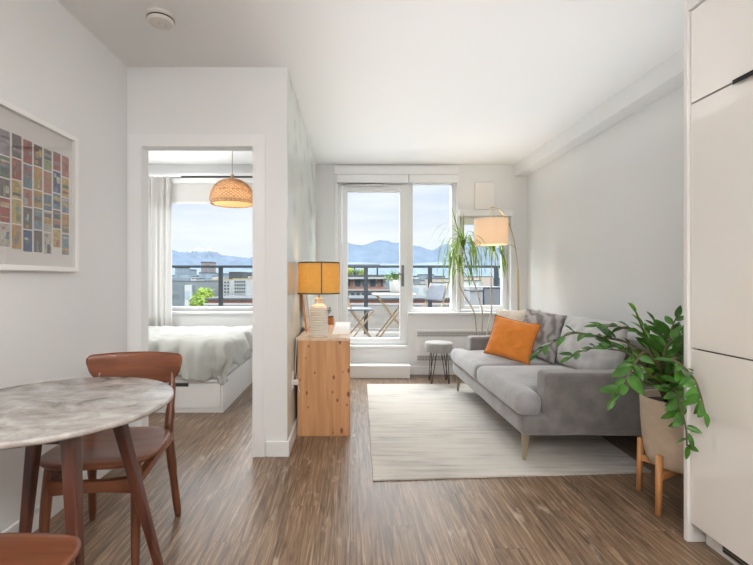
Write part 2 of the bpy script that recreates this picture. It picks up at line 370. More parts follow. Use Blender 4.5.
def pillow(w, h, t, M4, pinch=.06, wr=.012, seed=0, n=26):       # scatter cushion: w x h, thickness t, in the local XZ plane
    bm = BM(); g = {}
    for s in (1, -1):
        for i in range(n+1):
            for j in range(n+1):
                edge = i in (0, n) or j in (0, n)
                if s == -1 and edge: g[s, i, j] = g[1, i, j]; continue
                u, v = 2*i/n-1, 2*j/n-1
                th = t/2 * ((1-abs(u)**2.6) * (1-abs(v)**2.6))**.48 if not edge else 0
                x = u*w/2 * (1 - pinch*(1-v*v)*abs(u)); z = v*h/2 * (1 - pinch*(1-u*u)*abs(v))
                y = s*th
                if not edge:
                    y += s*wr * noise.noise(Vector((x*9+seed, z*9, s*3))) * 1.2 + wr*.6*noise.noise(Vector((x*22, z*22+seed, s)))
                z += .5*wr*noise.noise(Vector((x*6, 4, seed)))
                g[s, i, j] = bm.verts.new(M4 @ Vector((x, y, z)))
    for s in (1, -1):
        for i in range(n):
            for j in range(n):
                q = [g[s, i, j], g[s, i+1, j], g[s, i+1, j+1], g[s, i, j+1]]
                bm.faces.new(q if s == -1 else q[::-1])
    return bm, [g[1, i, 0].co.copy() for i in range(n+1)] + [g[1, n, j].co.copy() for j in range(1, n+1)] + [g[1, i, n].co.copy() for i in range(n-1, -1, -1)] + [g[1, 0, j].co.copy() for j in range(n-1, 0, -1)]

# ------------------------------------------------------------------ room shell
XL, XP, XR, YP, YB = -1.46, -0.41, 2.15, 2.75, 5.10      # left wall, partition side, right wall, partition front, back wall
YR, XBL, WT = -2.6, -3.9, .22
struct('floor', bx((XBL-.2, YR-.1, -.1), (XR+.2, YB+.02, 0)), M['floor'])
struct('ceiling', bx((XBL-.2, YR-.1, H), (XR+.2, YB+WT, H+.12)), M['ceil'])
struct('wall_left', bx((XL-.12, YR, 0), (XL, YP, H)), M['wall'])
struct('wall_right', bx((XR, YR, 0), (XR+.12, YB+WT, H)), M['wall'])
struct('wall_rear', bx((XL-.12, YR-.12, 0), (XR+.12, YR, H)), M['wall'])
struct('wall_bedroom_left', bx((XBL-.12, YP-.1, 0), (XBL, YB+WT, H)), M['wall'])
# partition with the bedroom doorway
DX0, DX1, DH, PT = -1.379, -.615, 2.044, .08
b = BM()
add_box(b, (XBL, YP, 0), (DX0, YP+PT, H)); add_box(b, (DX0, YP, DH), (DX1, YP+PT, H)); add_box(b, (DX1, YP, 0), (XP-.004, YP+PT, H))
struct('wall_bedroom_front', b, M['wall'])
struct('wall_bedroom_side', bx((XP-.11, YP+PT, 0), (XP-.004, YB, H)), M['wall'])
struct('wall_mural_side', bx((XP-.004, YP+.004, 0), (XP, YB, H)), M['mural'])
# soffit along the right wall
struct('ceiling_soffit', bx((2.0, YR, 2.41), (XR, YB, H)), M['wall'])
# doorway: jamb lining and casing
b = BM()
add_box(b, (DX0, YP-.016, 0), (DX0+.02, YP+PT+.003, DH)); add_box(b, (DX1-.02, YP-.016, 0), (DX1, YP+PT+.003, DH)); add_box(b, (DX0+.02, YP-.016, DH-.02), (DX1-.02, YP+PT+.003, DH))
dj = struct('door_1', b, M['trim'])
b = BM()
add_box(b, (DX0-.06, YP-.013, 0), (DX0, YP, DH+.06)); add_box(b, (DX1, YP-.013, 0), (DX1+.06, YP, DH+.06)); add_box(b, (DX0, YP-.013, DH), (DX1, YP, DH+.06))
struct('casing', b, M['trim'], dj)
for z in (.25, 1.0, 1.75):
    obj('hinge', bx((DX1-.0225, YP+.03, z), (DX1-.019, YP+.07, z+.09)), M['steel'], dj)
# baseboards
BH = .10
for n, lo, hi in [('left', (XL, YR, 0), (XL+.013, YP-.013, BH)), ('bedroom_front', (DX1+.066, YP-.013, 0), (XP+.013, YP, BH)),
                  ('mural', (XP, YP, 0), (XP+.013, YB-.013, BH)), ('right', (XR-.013, 1.9, 0), (XR, YB-.013, BH)),
                  ('back', (.72, YB-.013, 0), (XR-.013, YB, BH)), ('back_left', (XP+.013, YB-.013, 0), (-.02, YB, BH)),
                  ('bedroom', (XBL, YB-.013, 0), (XP-.12, YB, BH))]:
    struct('baseboard_' + n, bx(lo, hi), M['trim'], bevel=.003)

# back wall with its openings
b = BM()
WX0, WX1, DXR = -.18, 1.30, .70           # door + tall window opening; door / window split
RX0, RX1, RZ0, RZ1 = 1.335, 1.955, .74, 1.965   # right window
SZ, DZ, WTOP = .755, .345, 2.40
BX0, BX1, BZ0, BZ1 = -2.75, -.62, .768, 2.385    # bedroom window
def wbox(x0, x1, z0, z1): add_box(b, (x0, YB, z0), (x1, YB+WT, z1))
wbox(XBL, BX0, 0, H); wbox(BX0, BX1, 0, BZ0); wbox(BX0, BX1, BZ1, H); wbox(BX1, WX0, 0, H)
wbox(WX0, DXR, 0, DZ); wbox(WX0, WX1, WTOP, H); wbox(DXR, WX1, 0, SZ-.02)
wbox(WX1, RX0, 0, H); wbox(RX0, RX1, 0, RZ0-.02); wbox(RX0, RX1, RZ1, H); wbox(RX1, XR, 0, H)
struct('wall_back', b, M['wall'])
def frame_bm(x0, x1, z0, z1, y0, y1, t, tb=None, tt=None):
    b = BM(); tb = tb or t; tt = tt or t
    add_box(b, (x0, y0, z0), (x0+t, y1, z1)); add_box(b, (x1-t, y0, z0), (x1, y1, z1))
    add_box(b, (x0+t, y0, z1-tt), (x1-t, y1, z1)); add_box(b, (x0+t, y0, z0), (x1-t, y1, z0+tb)); return b
YG = YB + .07
# glazed balcony door
w = struct('door_2', frame_bm(WX0+.03, DXR+.02, DZ+.01, WTOP-.02, YG-.02, YG+.08, .05, .03, .06), M['frame'], bevel=.004)
obj('door_leaf', frame_bm(WX0+.085, DXR-.022, DZ+.03, WTOP-.085, YG-.035, YG+.03, .068, .062, .088), M['frame'], w, bevel=.006)
obj('pane', bx((WX0+.145, YG, DZ+.085), (DXR-.085, YG+.01, WTOP-.165)), M['glass'], w)
hb = BM(); hx = DXR-.056
add_box(hb, (hx-.016, YG-.043, 1.07), (hx+.016, YG-.035, 1.33))
M['nickel'] = mat('dark_nickel', (.16, .16, .165), .35, metal=.6)
obj('handle', hb, M['nickel'], w, bevel=.003)
obj('lever', tube([(hx, YG-.04, 1.22), (hx, YG-.085, 1.22), (hx-.02, YG-.092, 1.22), (hx-.125, YG-.092, 1.22)], .009, 8), M['nickel'], w, smooth=True)
cb = BM(); add_box(cb, (.0, YG-.06, WTOP-.105), (.42, YG-.035, WTOP-.088)); add_tube(cb, [(-.1, YG-.05, WTOP-.085), (.15, YG-.075, WTOP-.092), (.3, YG-.05, WTOP-.1)], .006, 6)
obj('closer_arm', cb, M['steel'], w)
obj('threshold', bx((WX0+.01, YB-.05, DZ-.02), (DXR, YG+.12, DZ+.01)), M['trim'], w, bevel=.004)
# tall fixed window
w = struct('window_1', frame_bm(DXR+.02, WX1, SZ, WTOP-.02, YG-.02, YG+.08, .052, .05, .05), M['frame'], bevel=.004)
obj('pane', bx((DXR+.08, YG+.02, SZ+.045), (WX1-.06, YG+.03, WTOP-.07)), M['glass'], w)
# right casement window
w = struct('window_2', frame_bm(RX0+.003, RX1-.003, RZ0, RZ1, YG+.02, YG+.10, .035), M['frame'], bevel=.004)
obj('sash', frame_bm(RX0+.03, RX1-.04, RZ0+.045, RZ1-.05, YG, YG+.06, .042, .05, .05), M['frame'], w, bevel=.005)
obj('pane', bx((RX0+.068, YG+.03, RZ0+.09), (RX1-.078, YG+.04, RZ1-.095)), M['glass'], w)
obj('latch', bx((RX1-.085, YG-.02, 1.05), (RX1-.065, YG, 1.17)), M['frame'], w, bevel=.003)
# bedroom window
w = struct('window_3', frame_bm(BX0+.003, BX1-.003, BZ0, BZ1-.002, YG, YG+.09, .05), M['frame'], bevel=.004)
obj('pane', bx((BX0+.05, YG+.03, BZ0+.045), (BX1-.05, YG+.04, BZ1-.05)), M['glass'], w)
# sills, header and step
struct('trim_1', bx((DXR+.005, YB-.05, .73), (2.06, YB+.07, .757)), M['trim'], bevel=.004)
struct('trim_2', bx((BX0-.04, YB-.04, BZ0-.03), (BX1+.04, YB+.07, BZ0)), M['trim'], bevel=.004)
struct('trim_3', bx((WX0-.01, YB-.035, 2.42), (WX1+.01, YB, 2.525)), M['trim'], bevel=.004)
struct('trim_4', bx((WX0-.012, YB-.02, SZ-.4), (WX0+.03, YB+.06, 2.42)), M['trim'], bevel=.004)
struct('trim_5', bx((XBL, YB-.11, 2.388), (XP-.11, YB, 2.418)), M['trim'])
s = thing('roller_blind', 'white roller blind cassette above the glass balcony door', 'blind', (.26, YB-.04, 2.33), 'roller blinds over the tall windows')
obj('cassette', bx((WX0+.02, YB-.055, 2.325), (DXR+.002, YB, 2.415)), M['trim'], s, bevel=.006)
s = thing('roller_blind', 'white roller blind cassette above the tall fixed window', 'blind', (.97, YB-.04, 2.33), 'roller blinds over the tall windows')
obj('cassette', bx((DXR+.012, YB-.055, 2.325), (WX1, YB, 2.415)), M['trim'], s, bevel=.006)
s = thing('roller_blind', 'white rolled-up blind at the top of the casement window behind the arc lamp', 'blind', (1.62, YB, 1.9))
obj('cassette', bx((RX0-.02, YB-.03, RZ1-.045), (RX1+.01, YB, RZ1+.03)), M['trim'], s, bevel=.008)
obj('fabric', bx((RX0+.02, YB+.012, RZ1-.145), (RX1-.02, YB+.018, RZ1-.02)), M['blind'], s)
obj('bead_chain', tube([(RX1-.03, YB-.012, RZ1), (RX1-.03, YB-.012, .83)], .003, 6), M['plastic'], s)
s = thing('roller_blind', 'white roller blind half lowered over the bedroom window', 'blind', (-1.7, YB, 2.05))
obj('cassette', bx((BX0, YB-.08, 2.31), (BX1, YB, 2.372)), M['trim'], s, bevel=.004)
obj('track', bx((BX0, YB-.09, 2.375), (BX1, YB, 2.386)), M['dark'], s, label='thin dark track')
obj('fabric', bx((BX0+.02, YB-.045, 2.09), (BX1-.02, YB-.042, 2.33)), M['blind'], s)
obj('bottom_bar', bx((BX0+.02, YB-.052, 2.065), (BX1-.02, YB-.036, 2.092)), M['trim'], s, bevel=.004)
st = BM(); add_box(st, (-.01, 4.90, 0), (.70, YB, .125)); add_box(st, (-.02, 4.89, .125), (.71, YB, .15))
tag(obj('door_step', st, M['trim'], bevel=.004), 'white boxed step on the floor below the balcony door', 'step')

# wall panel, heater, outlet, smoke detector
t = thing('access_panel', 'square white cover panel on the wall above the casement window', 'panel', (1.63, YB, 2.0))
obj('plate', bx((1.51, YB-.022, 2.0), (1.75, YB, 2.33)), M['plastic'], t, bevel=.006)
t = thing('wall_heater', 'long white wall heater panel with grey slotted grilles under the window sill', 'heater', (1.4, YB, .15))
obj('panel', bx((.78, YB-.02, .15), (2.08, YB, .55)), M['trim'], t, bevel=.004)
for z0 in (.46, .17):
    g = BM(); add_box(g, (.81, YB-.026, z0), (2.05, YB-.019, z0+.068), mi=0)
    for i in range(62):
        for k in range(2):
            add_box(g, (.822+i*.0198, YB-.028, z0+.012+k*.026), (.822+i*.0198+.011, YB-.0255, z0+.03+k*.026), mi=1)
    obj('grille', g, [mat('grille_metal', (.62, .62, .61), .4, metal=.3), mat('grille_slot', (.25, .25, .25), .8)], t)
t = thing('wall_outlet', 'white wall outlet with a plug beside the pine dresser', 'outlet', (XP, 3.0, .38))
obj('plate', bx((XP, 2.965, .38), (XP+.006, 3.035, .50)), M['plastic'], t, bevel=.002)
obj('plug', bx((XP+.006, 2.985, .405), (XP+.04, 3.015, .44)), M['plastic'], t, bevel=.004)
t = thing('smoke_detector', 'round off-white smoke detector on the ceiling', 'smoke detector', (-1.0, 2.22, H))
obj('base_plate', lathe([(0, H), (.072, H), (.072, H-.012), (0, H-.012)], 40, (-1.0, 2.22, 0)), M['plastic_y'], t, smooth=False)
obj('housing', lathe([(.066, H-.012), (.066, H-.028), (.058, H-.04), (.03, H-.046), (.028, H-.043), (.012, H-.043), (.01, H-.047), (0, H-.047)], 40, (-1.0, 2.22, 0)), M['plastic_y'], t, smooth=False, bevel=.002)
obj('vent', lathe([(.0665, H-.017), (.0675, H-.019), (.0675, H-.023), (.0665, H-.025)], 40, (-1.0, 2.22, 0)), M['gap'], t)

# ------------------------------------------------------------------ glossy pantry cabinet
CY0, CY1, CF = .55, 1.874, 1.50
t = thing('pantry_cabinet', 'tall glossy beige pantry cabinet against the right wall beside the potted plant', 'cabinet', (1.8, 1.2, 0))
obj('end_panel', bx((CF-.012, CY1-.022, 0), (XR-.002, CY1, H-.002)), M['panel'], t, bevel=.002)
obj('carcass', bx((CF+.022, CY0, .10), (XR-.004, CY1-.034, H-.004)), M['gap'], t)
DE = CY1-.026
obj('door', bx((CF, CY0+.002, .086), (CF+.02, DE, .853)), M['gloss'], t, bevel=.0015, label='lower glossy door')
obj('door', bx((CF, CY0+.002, .859), (CF+.02, DE, 1.925)), M['gloss'], t, bevel=.0015, label='tall middle glossy door')
d3 = obj('door', bx((CF, CY0+.002, 1.933), (CF+.02, DE, 2.336)), M['gloss'], t, bevel=.0015, label='short upper glossy door')
hb = BM(); add_box(hb, (CF-.016, 1.30, 1.926), (CF+.005, 1.63, 1.931)); add_box(hb, (CF-.016, 1.30, 1.914), (CF-.012, 1.63, 1.931))
obj('handle', hb, M['dark'], d3)
obj('filler_panel', bx((CF-.012, CY0, 2.342), (CF+.02, DE+.002, H-.003)), M['panel'], t)
tk = BM(); add_box(tk, (CF+.06, CY0, 0), (CF+.075, CY1-.034, .084)); 
obj('toe_kick', tk, M['panel'], t)
tg = BM(); add_box(tg, (CF+.052, .7, .022), (CF+.06, 1.75, .07), mi=0)
for i in range(3): add_box(tg, (CF+.050, .705, .028+i*.014), (CF+.053, 1.745, .036+i*.014), mi=1)
obj('vent_grille', tg, [M['toe'], M['gap']], t)

# ------------------------------------------------------------------ picture with rows of small covers
t = thing('picture_frame', 'white framed picture of many small colourful covers in rows on the left wall', 'picture', (XL, 1.72, 1.2))
FY0, FY1, FZ0, FZ1 = 1.13, 2.215, 1.197, 1.900
fb = BM(); fw = .024; X0, X1 = XL, XL+.032
add_box(fb, (X0, FY0, FZ0), (X1, FY0+fw, FZ1)); add_box(fb, (X0, FY1-fw, FZ0), (X1, FY1, FZ1)); add_box(fb, (X0, FY0+fw, FZ0), (X1, FY1-fw, FZ0+fw)); add_box(fb, (X0, FY0+fw, FZ1-fw), (X1, FY1-fw, FZ1))
obj('frame', fb, mat('white_frame', (.88, .87, .86), .35), t, bevel=.002)
pal = [(.32, .04, .015), (.04, .05, .06), (.025, .045, .16), (.50, .27, .04), (.10, .17, .20), (.25, .30, .12), (.55, .50, .42), (.45, .16, .10), (.16, .26, .32), (.58, .42, .12), (.30, .24, .30), (.62, .58, .52), (.07, .16, .10), (.10, .06, .05)]
pm = [mat('print_paper', (.76, .73, .70), .9)] + [mat('cover_ink_%d' % i, tuple(v*.8 for v in c), .8, var=.35, vscale=60) for i, c in enumerate(pal)]
pb = BM()
def quad(y0, y1, z0, z1, x, mi):
    vs = [pb.verts.new(p) for p in ((x, y0, z0), (x, y1, z0), (x, y1, z1), (x, y0, z1))]; pb.faces.new(vs).material_index = mi
quad(FY0+fw, FY1-fw, FZ0+fw, FZ1-fw, XL+.010, 0)
rnd = random.Random(11)
for i in range(15):
    yr = 2.165 - i*.0625
    z = 1.790 - rnd.uniform(0, .014)
    for k in range(5):
        hh = rnd.choice([.088, .096, .100, .104]);
        if k == 2: hh = .076
        mi = rnd.randint(1, len(pal)); y0 = yr-.052
        quad(y0, yr, z-hh, z, XL+.0108, mi)
        style = rnd.randint(0, 5)
        for q in range(rnd.randint(2, 5)):
            mj = rnd.randint(1, len(pal)); a = rnd.uniform(.06, .6)*.052; c_ = rnd.uniform(.04, .8)*hh
            if style < 3: quad(y0+.004, yr-.004, z-c_-rnd.uniform(.002, .02) if z-c_-.02 > z-hh else z-c_-.003, z-c_, XL+.0110+q*.0001, mj)
            else: quad(y0+a, min(yr-.004, y0+a+rnd.uniform(.006, .026)), max(z-hh+.003, z-c_-rnd.uniform(.01, .045)), z-c_, XL+.0110+q*.0001, mj)
        z -= hh + .006
obj('art_print', pb, pm, t)
obj('glass', bx((XL+.022, FY0+fw, FZ0+fw), (XL+.024, FY1-fw, FZ1-fw)), M['picglass'], t)

# ------------------------------------------------------------------ dining table
TX, TY, TZ, TR = -1.01, 1.435, .74, .377
t = thing('dining_table', 'round grey-veined marble dining table on four splayed dark walnut legs', 'table', (TX, TY, 0))
obj('tabletop', lathe([(0, TZ-.022), (TR-.012, TZ-.022), (TR-.002, TZ-.016), (TR, TZ-.006), (TR-.003, TZ-.001), (TR-.007, TZ), (0, TZ)], 96, (TX, TY, 0)), M['marble'], t, smooth=True)
for (ax, ay), (ex, ey) in (((-.835, 1.255), (-.755, 1.18)), ((-.862, 1.53), (-.68, 1.555)), ((-1.135, 1.53), (-1.225, 1.555)), ((-1.16, 1.255), (-1.27, 1.18))):
    obj('leg', add_taper(BM(), (ax, ay, TZ-.023), (ex, ey, 0), .044, .026), M['walnut_d'], t, bevel=.007, seg=3)
ap = BM()
for x in (-.85, -1.148): add_box(ap, (x-.011, 1.27, TZ-.07), (x+.011, 1.515, TZ-.023))
for y in (1.255, 1.53): add_box(ap, (-1.14, y-.011, TZ-.07), (-.86, y+.011, TZ-.023))
obj('apron', ap, M['walnut_d'], t)
obj('bracket', bx((-.845, 1.44, TZ-.048), (-.80, 1.50, TZ-.023)), M['dark'], t)
obj('bracket', bx((-.845, 1.29, TZ-.048), (-.80, 1.35, TZ-.023)), M['dark'], t)

# ------------------------------------------------------------------ dining chairs (front faces -Y locally)
def make_chair(name, label, loc, rotz, group):
    t = thing(name, label, 'chair', (0, 0, 0), group)
    # seat: rounded trapezoid, dished
    sb = BM(); n = 44; rings = []
    def out(a, s=1.0):
        ca, sa = math.cos(a), math.sin(a); e = 2/3.6
        x = .232*math.copysign(abs(ca)**e, ca); y = .205*math.copysign(abs(sa)**e, sa)
        x *= 1 - .10*(y+.205)/.41
        return x*s, y*s
    def dish(x, y, s): 
        return .458 - .016*max(0, 1-(x/.19)**2)*max(0, 1-((y-.02)/.17)**2) - (.008 if y < -.17 else 0)*((-y-.17)/.035)
    for s_, dz, top in [(.985, -.019, False), (1.0, -.010, False), (.992, -.002, True), (.93, 0, True), (.8, 0, True), (.62, 0, True), (.42, 0, True), (.2, 0, True)]:
        rings.append([sb.verts.new((*out(2*PI*k/n, s_), (dish(*out(2*PI*k/n, s_), s_) if top else .458 + (dish(*out(2*PI*k/n, 1), 1)-.458)) + dz)) for k in range(n)])
    for a_, b_ in zip(rings, rings[1:]):
        for k in range(n): sb.faces.new((a_[k], a_[(k+1) % n], b_[(k+1) % n], b_[k]))
    c0 = sb.verts.new((0, 0, dish(0, 0, 0)))
    for k in range(n): sb.faces.new((rings[-1][k], rings[-1][(k+1) % n], c0))
    sb.faces.new(rings[0][::-1])
    obj('seat', sb, M['walnut'], t, smooth=True)
    # curved backrest with rounded, swept ends
    bb = BM(); nu, nv = 40, 12; g = {}
    for s in (0, 1):
        for i in range(nu+1):
            u = 2*i/nu-1; au = abs(u)
            x = .222*u; yc = .285 - .05*u*u
            zt = .800 - .006*(au**2); zb = .672 - .052*math.exp(-((au-.0)/.5)**2)*0 - .026*math.sin(min(1, au/.75)*PI)*0
            zb = .640 + .030*au**2
            zb = .645 + .012*au**2; zc = .772
            if au > .62: zb = zc + (zb-zc)*math.sqrt(max(0, 1-((au-.62)/.38)**2*.97))
            if au > .90: zt = zc + (zt-zc)*math.sqrt(max(0, 1-((au-.90)/.10)**2*.9))
            for j in range(nv+1):
                v = j/nv; z = zb + (zt-zb)*v; ed = 1-abs(2*v-1)**6
                th = .0035 + .0075*ed*(1 if au < .97 else .4)
                y = yc + .02*(z-.72) + (th if s else -th)
                g[s, i, j] = bb.verts.new((x, y, z))
    for i in range(nu):
        for j in range(nv):
            bb.faces.new((g[0, i, j], g[0, i+1, j], g[0, i+1, j+1], g[0, i, j+1])); bb.faces.new((g[1, i, j+1], g[1, i+1, j+1], g[1, i+1, j], g[1, i, j]))
        bb.faces.new((g[0, i, nv], g[0, i+1, nv], g[1, i+1, nv], g[1, i, nv])); bb.faces.new((g[0, i+1, 0], g[0, i, 0], g[1, i, 0], g[1, i+1, 0]))
    for j in range(nv):
        bb.faces.new((g[0, 0, j], g[0, 0, j+1], g[1, 0, j+1], g[1, 0, j])); bb.faces.new((g[0, nu, j+1], g[0, nu, j], g[1, nu, j], g[1, nu, j+1]))
    obj('backrest', bb, M['walnut'], t, smooth=True)
    for s in (-1, 1):
        pts = spline([(s*.200, .248, 0), (s*.186, .215, .22), (s*.176, .190, .42), (s*.176, .200, .50), (s*.174, .235, .62), (s*.170, .262, .715)], 5)
        obj('leg', tube(pts, [.0135]+[.0175]*5+[.021]*6+[.021]*5+[.017]*5+[.013]*4, 12, 1.15), M['walnut_z'], t, smooth=True)
        pts = spline([(s*.172, -.185, 0), (s*.168, -.168, .25), (s*.162, -.150, .432)], 5)
        obj('leg', tube(pts, [.014, .015, .016, .017, .018, .019, .020, .020, .019, .019, .018], 12), M['walnut_z'], t, smooth=True)
        # side rail rising to the back leg
        obj('side_rail', add_taper(BM(), (0, 0, 0), (0, 0, .36), .022, .024, .030, .050), M['walnut_z'], t, bevel=.006) if False else None
        rb = BM(); P0, P1 = Vector((s*.165, -.155, .355)), Vector((s*.176, .188, .415))
        add_tube(rb, [P0, (P0+P1)/2, P1], [.022, .024, .032], 4, True)
        obj('side_rail', rb, M['walnut'], t, bevel=.005)
    obj('stretcher', tube([(-.163, -.157, .352), (-.05, -.157, .350), (.05, -.157, .350), (.163, -.157, .352)], [.026, .019, .019, .026], 4, 1.7), M['walnut'], t, bevel=.005)
    sp = BM(); add_box(sp, (-.17, .165, .405), (.17, .187, .440))
    obj('seat_support', sp, M['walnut'], t)
    t.location = loc; t.rotation_euler = (0, 0, rotz)
    return t
c1 = make_chair('dining_chair', 'walnut dining chair with curved backrest, behind the marble table', (-1.022, 1.80, 0), math.radians(5), 'walnut dining chairs')
dup(c1, (-.925, .975, 0), PI, 'walnut dining chair at the near side of the table with only its seat in view')

# ------------------------------------------------------------------ bedroom: bed, duvet, curtain, pendant
BXE, BY0, BY1 = -1.10, 3.64, 4.91
t = thing('bed', 'white storage bed with drawers below the bedroom window', 'bed', (-2.1, 4.3, 0))
b = BM(); add_box(b, (-3.2, BY0+.02, .035), (BXE-.02, BY1, .26)); add_box(b, (-3.2, BY0+.03, 0), (BXE-.03, BY1-.02, .035))
obj('base', b, M['bedbase'], t)
obj('end_board', bx((BXE-.02, BY0+.001, 0), (BXE, BY1, .285)), M['bedbase'], t, bevel=.003)
obj('side_rim', bx((-3.2, BY0, .262), (BXE-.02, BY0+.03, .285)), M['bedbase'], t, bevel=.002)
for x0, x1 in ((-1.80, -1.124), (-2.5, -1.806), (-3.19, -2.506)):
    d = obj('drawer', bx((x0, BY0, .04), (x1, BY0+.02, .256)), M['bedbase'], t, bevel=.002)
    obj('pull_notch', bx((x0+.26, BY0-.003, .228), (x0+.40, BY0+.004, .257)), M['gap'], d)
obj('plinth', bx((-3.19, BY0+.006, 0), (BXE-.021, BY0+.02, .037)), M['bedbase'], t)
obj('mattress', rbox((-3.18, BY0+.02, .262), (BXE-.02, BY1-.01, .50), .05, 6), M['sheet'], t, smooth=True)
b = BM(); nu, nv = 110, 90; xe, ye, rr = BXE-.06, BY0+.065, .085; g = {}
for i in range(nu+1):
    for j in range(nv+1):
        u = -2.95 + (xe + .29 + 2.95)*i/nu; v = BY1-.02 - (BY1-.02 - ye + .345)*j/nv
        hang = .02*noise.noise(Vector((u*3, 1, 0)))
        dx, dy = max(0, u-xe), max(0, ye-v); d = math.hypot(dx, dy)
        dd = d; top = .605 + .026*noise.noise(Vector((u*2.5, v*2.5, 0))) + .022*(1-2*abs(noise.noise(Vector((u*5+v*2+3, v*4-u*2, 1))))) + .008*noise.noise(Vector((u*14, v*12, 1))) + .015*math.exp(-((v-ye)/.18)**2)
        top -= .015*max(0, (v-4.6)/.28)**2
        if d > 0:
            nx, ny = dx/d, -dy/d
            if d > rr*PI/2: o_, dr = rr, rr + (d - rr*PI/2)
            else: o_, dr = rr*math.sin(d/rr), rr*(1-math.cos(d/rr))
            tang = (u*1.0 if dy > dx else v) + .35*math.atan2(dy, dx+1e-6)
            fold = (.034*math.sin(tang*23 + 3*noise.noise(Vector((tang*3, 0, 5)))) + .045*(1-2.2*abs(noise.noise(Vector((tang*11, d*4, 2))))))*min(1, d/.18)
            o_ += fold + .01
            corner = min(dx, dy)/max(d, 1e-6)
            dr *= 1 + (.07*math.sin(tang*8+1))
            dr = min(dr, .395 + .02*math.sin(tang*13))
            g[i, j] = b.verts.new((min(u, xe)+nx*o_, max(v, ye)+ny*o_, top-dr))
        else: g[i, j] = b.verts.new((u, v, top))
for i in range(nu):
    for j in range(nv): b.faces.new((g[i, j], g[i, j+1], g[i+1, j+1], g[i+1, j]))
o = obj('duvet', b, M['duvet'], smooth=True); tag(o, 'rumpled pale sage duvet spread over the bed', 'duvet')
sm = o.modifiers.new('S', 'SOLIDIFY'); sm.thickness = .018; sm.offset = -1
pb_, _ = pillow(.62, .42, .16, Matrix.Translation((-2.62, 4.62, .665)) @ Matrix.Rotation(PI/2, 4, 'Z') @ Matrix.Rotation(math.radians(-78), 4, 'X'))
tag(obj('bed_pillow', pb_, M['sheet'], smooth=True), 'white pillow at the head of the bed', 'pillow')
# curtain
t = thing('curtain', 'off-white floor length curtain at the side of the bedroom window', 'curtain', (-2.25, 4.98, .1))
b = BM(); n = 120; za, zb = .12, 2.375; rows = 14
ca = -2.60; cbx = at(171.5, 200, 4.97).x
for s in [0]:
    g = {}
    for i in range(n+1):
        for j in range(rows+1):
            q = i/n; z = za + (zb-za)*j/rows; am = .034*(1-.25*j/rows)
            g[i, j] = b.verts.new((ca + (cbx-ca)*q + .01*math.sin(q*40+z*.6), 4.965 + am*math.sin(q*2*PI*8.5 + .3*math.sin(z*2)) + .006*noise.noise(Vector((q*20, z*2, 0))), z))
    for i in range(n):
        for j in range(rows): b.faces.new((g[i, j], g[i+1, j], g[i+1, j+1], g[i, j+1]))
o = obj('fabric', b, M['curtain'], t, smooth=True)
obj('curtain_rod', bx((-2.65, 4.95, 2.365), (-2.0, 4.98, 2.385)), M['trim'], t)
# rattan pendant
pc = Vector((-1.115, 3.98, 1.905))
t = thing('pendant_lamp', 'woven rattan dome pendant lamp hanging in the bedroom', 'lamp', pc)
dome = [(.205*math.cos(a)**.85 if a < PI/2-.01 else .0, (.20*math.sin(a) if a > 0 else .245*math.sin(a)*.55)) for a in [k*PI/2/12 for k in range(-2, 12)]]
dome = [(r*(.97 if z < 0 else 1), z) for r, z in dome] + [(.02, .202)]
obj('liner', lathe([(r*.93, z*.96) for r, z in dome], 40, pc), M['shade_in'], t, smooth=True)
b = BM()
N_ = 30
for d_ in (1, -1):
    for k in range(N_):
        pts = []
        for q, (r, z) in enumerate(dome):
            a = 2*PI*k/N_ + d_*q*.19
            pts.append(pc + Vector((r*math.cos(a), r*math.sin(a), z)))
        add_tube(b, pts, .0042, 4, False)
for q in (0, 1, 5, 9):
    r, z = dome[q]; add_tube(b, [pc + Vector((r*math.cos(2*PI*k/40), r*math.sin(2*PI*k/40), z)) for k in range(41)], .006 if q < 2 else .004, 5, False)
obj('woven_shade', b, M['rattan'], t)
obj('lamp_holder', lathe([(0, .245), (.016, .245), (.02, .195), (0, .195)], 16, pc), M['rattan'], t, smooth=True)
obj('cord', tube([pc+Vector((0, 0, .24)), (pc.x, pc.y, H-.02)], .0045, 6), mat('cord_beige', (.55, .47, .40), .7), t)
obj('ceiling_rose', lathe([(0, H-.03), (.04, H-.03), (.045, H), (0, H)], 24, (pc.x, pc.y, 0)), M['plastic'], t)
obj('bulb', lathe([(0, .06), (.03, .075), (.035, .11), (.02, .15), (0, .16)], 16, pc), M['bulb'], t, smooth=True)

# ------------------------------------------------------------------ pine dresser and the things on it
DT = .725
t = thing('dresser', 'knotty pine dresser standing against the mural wall', 'dresser', (-.2, 3.65, 0))
obj('end_panel', bx((-.388, 3.10, 0), (0, 3.122, DT-.02)), M['pine'], t, bevel=.0015)
obj('body', bx((-.386, 3.123, .03), (-.016, 4.25, DT-.021)), M['pine'], t)
obj('top', bx((-.392, 3.098, DT-.022), (.004, 4.262, DT)), M['pine_lit'], t, bevel=.002)
for k in range(3):
    for q in range(2):
        y0 = 3.13+q*.56; z0 = .06+k*.215
        d = obj('drawer', bx((-.016, y0, z0), (0, y0+.55, z0+.205)), M['pine_lit'], t, bevel=.002)
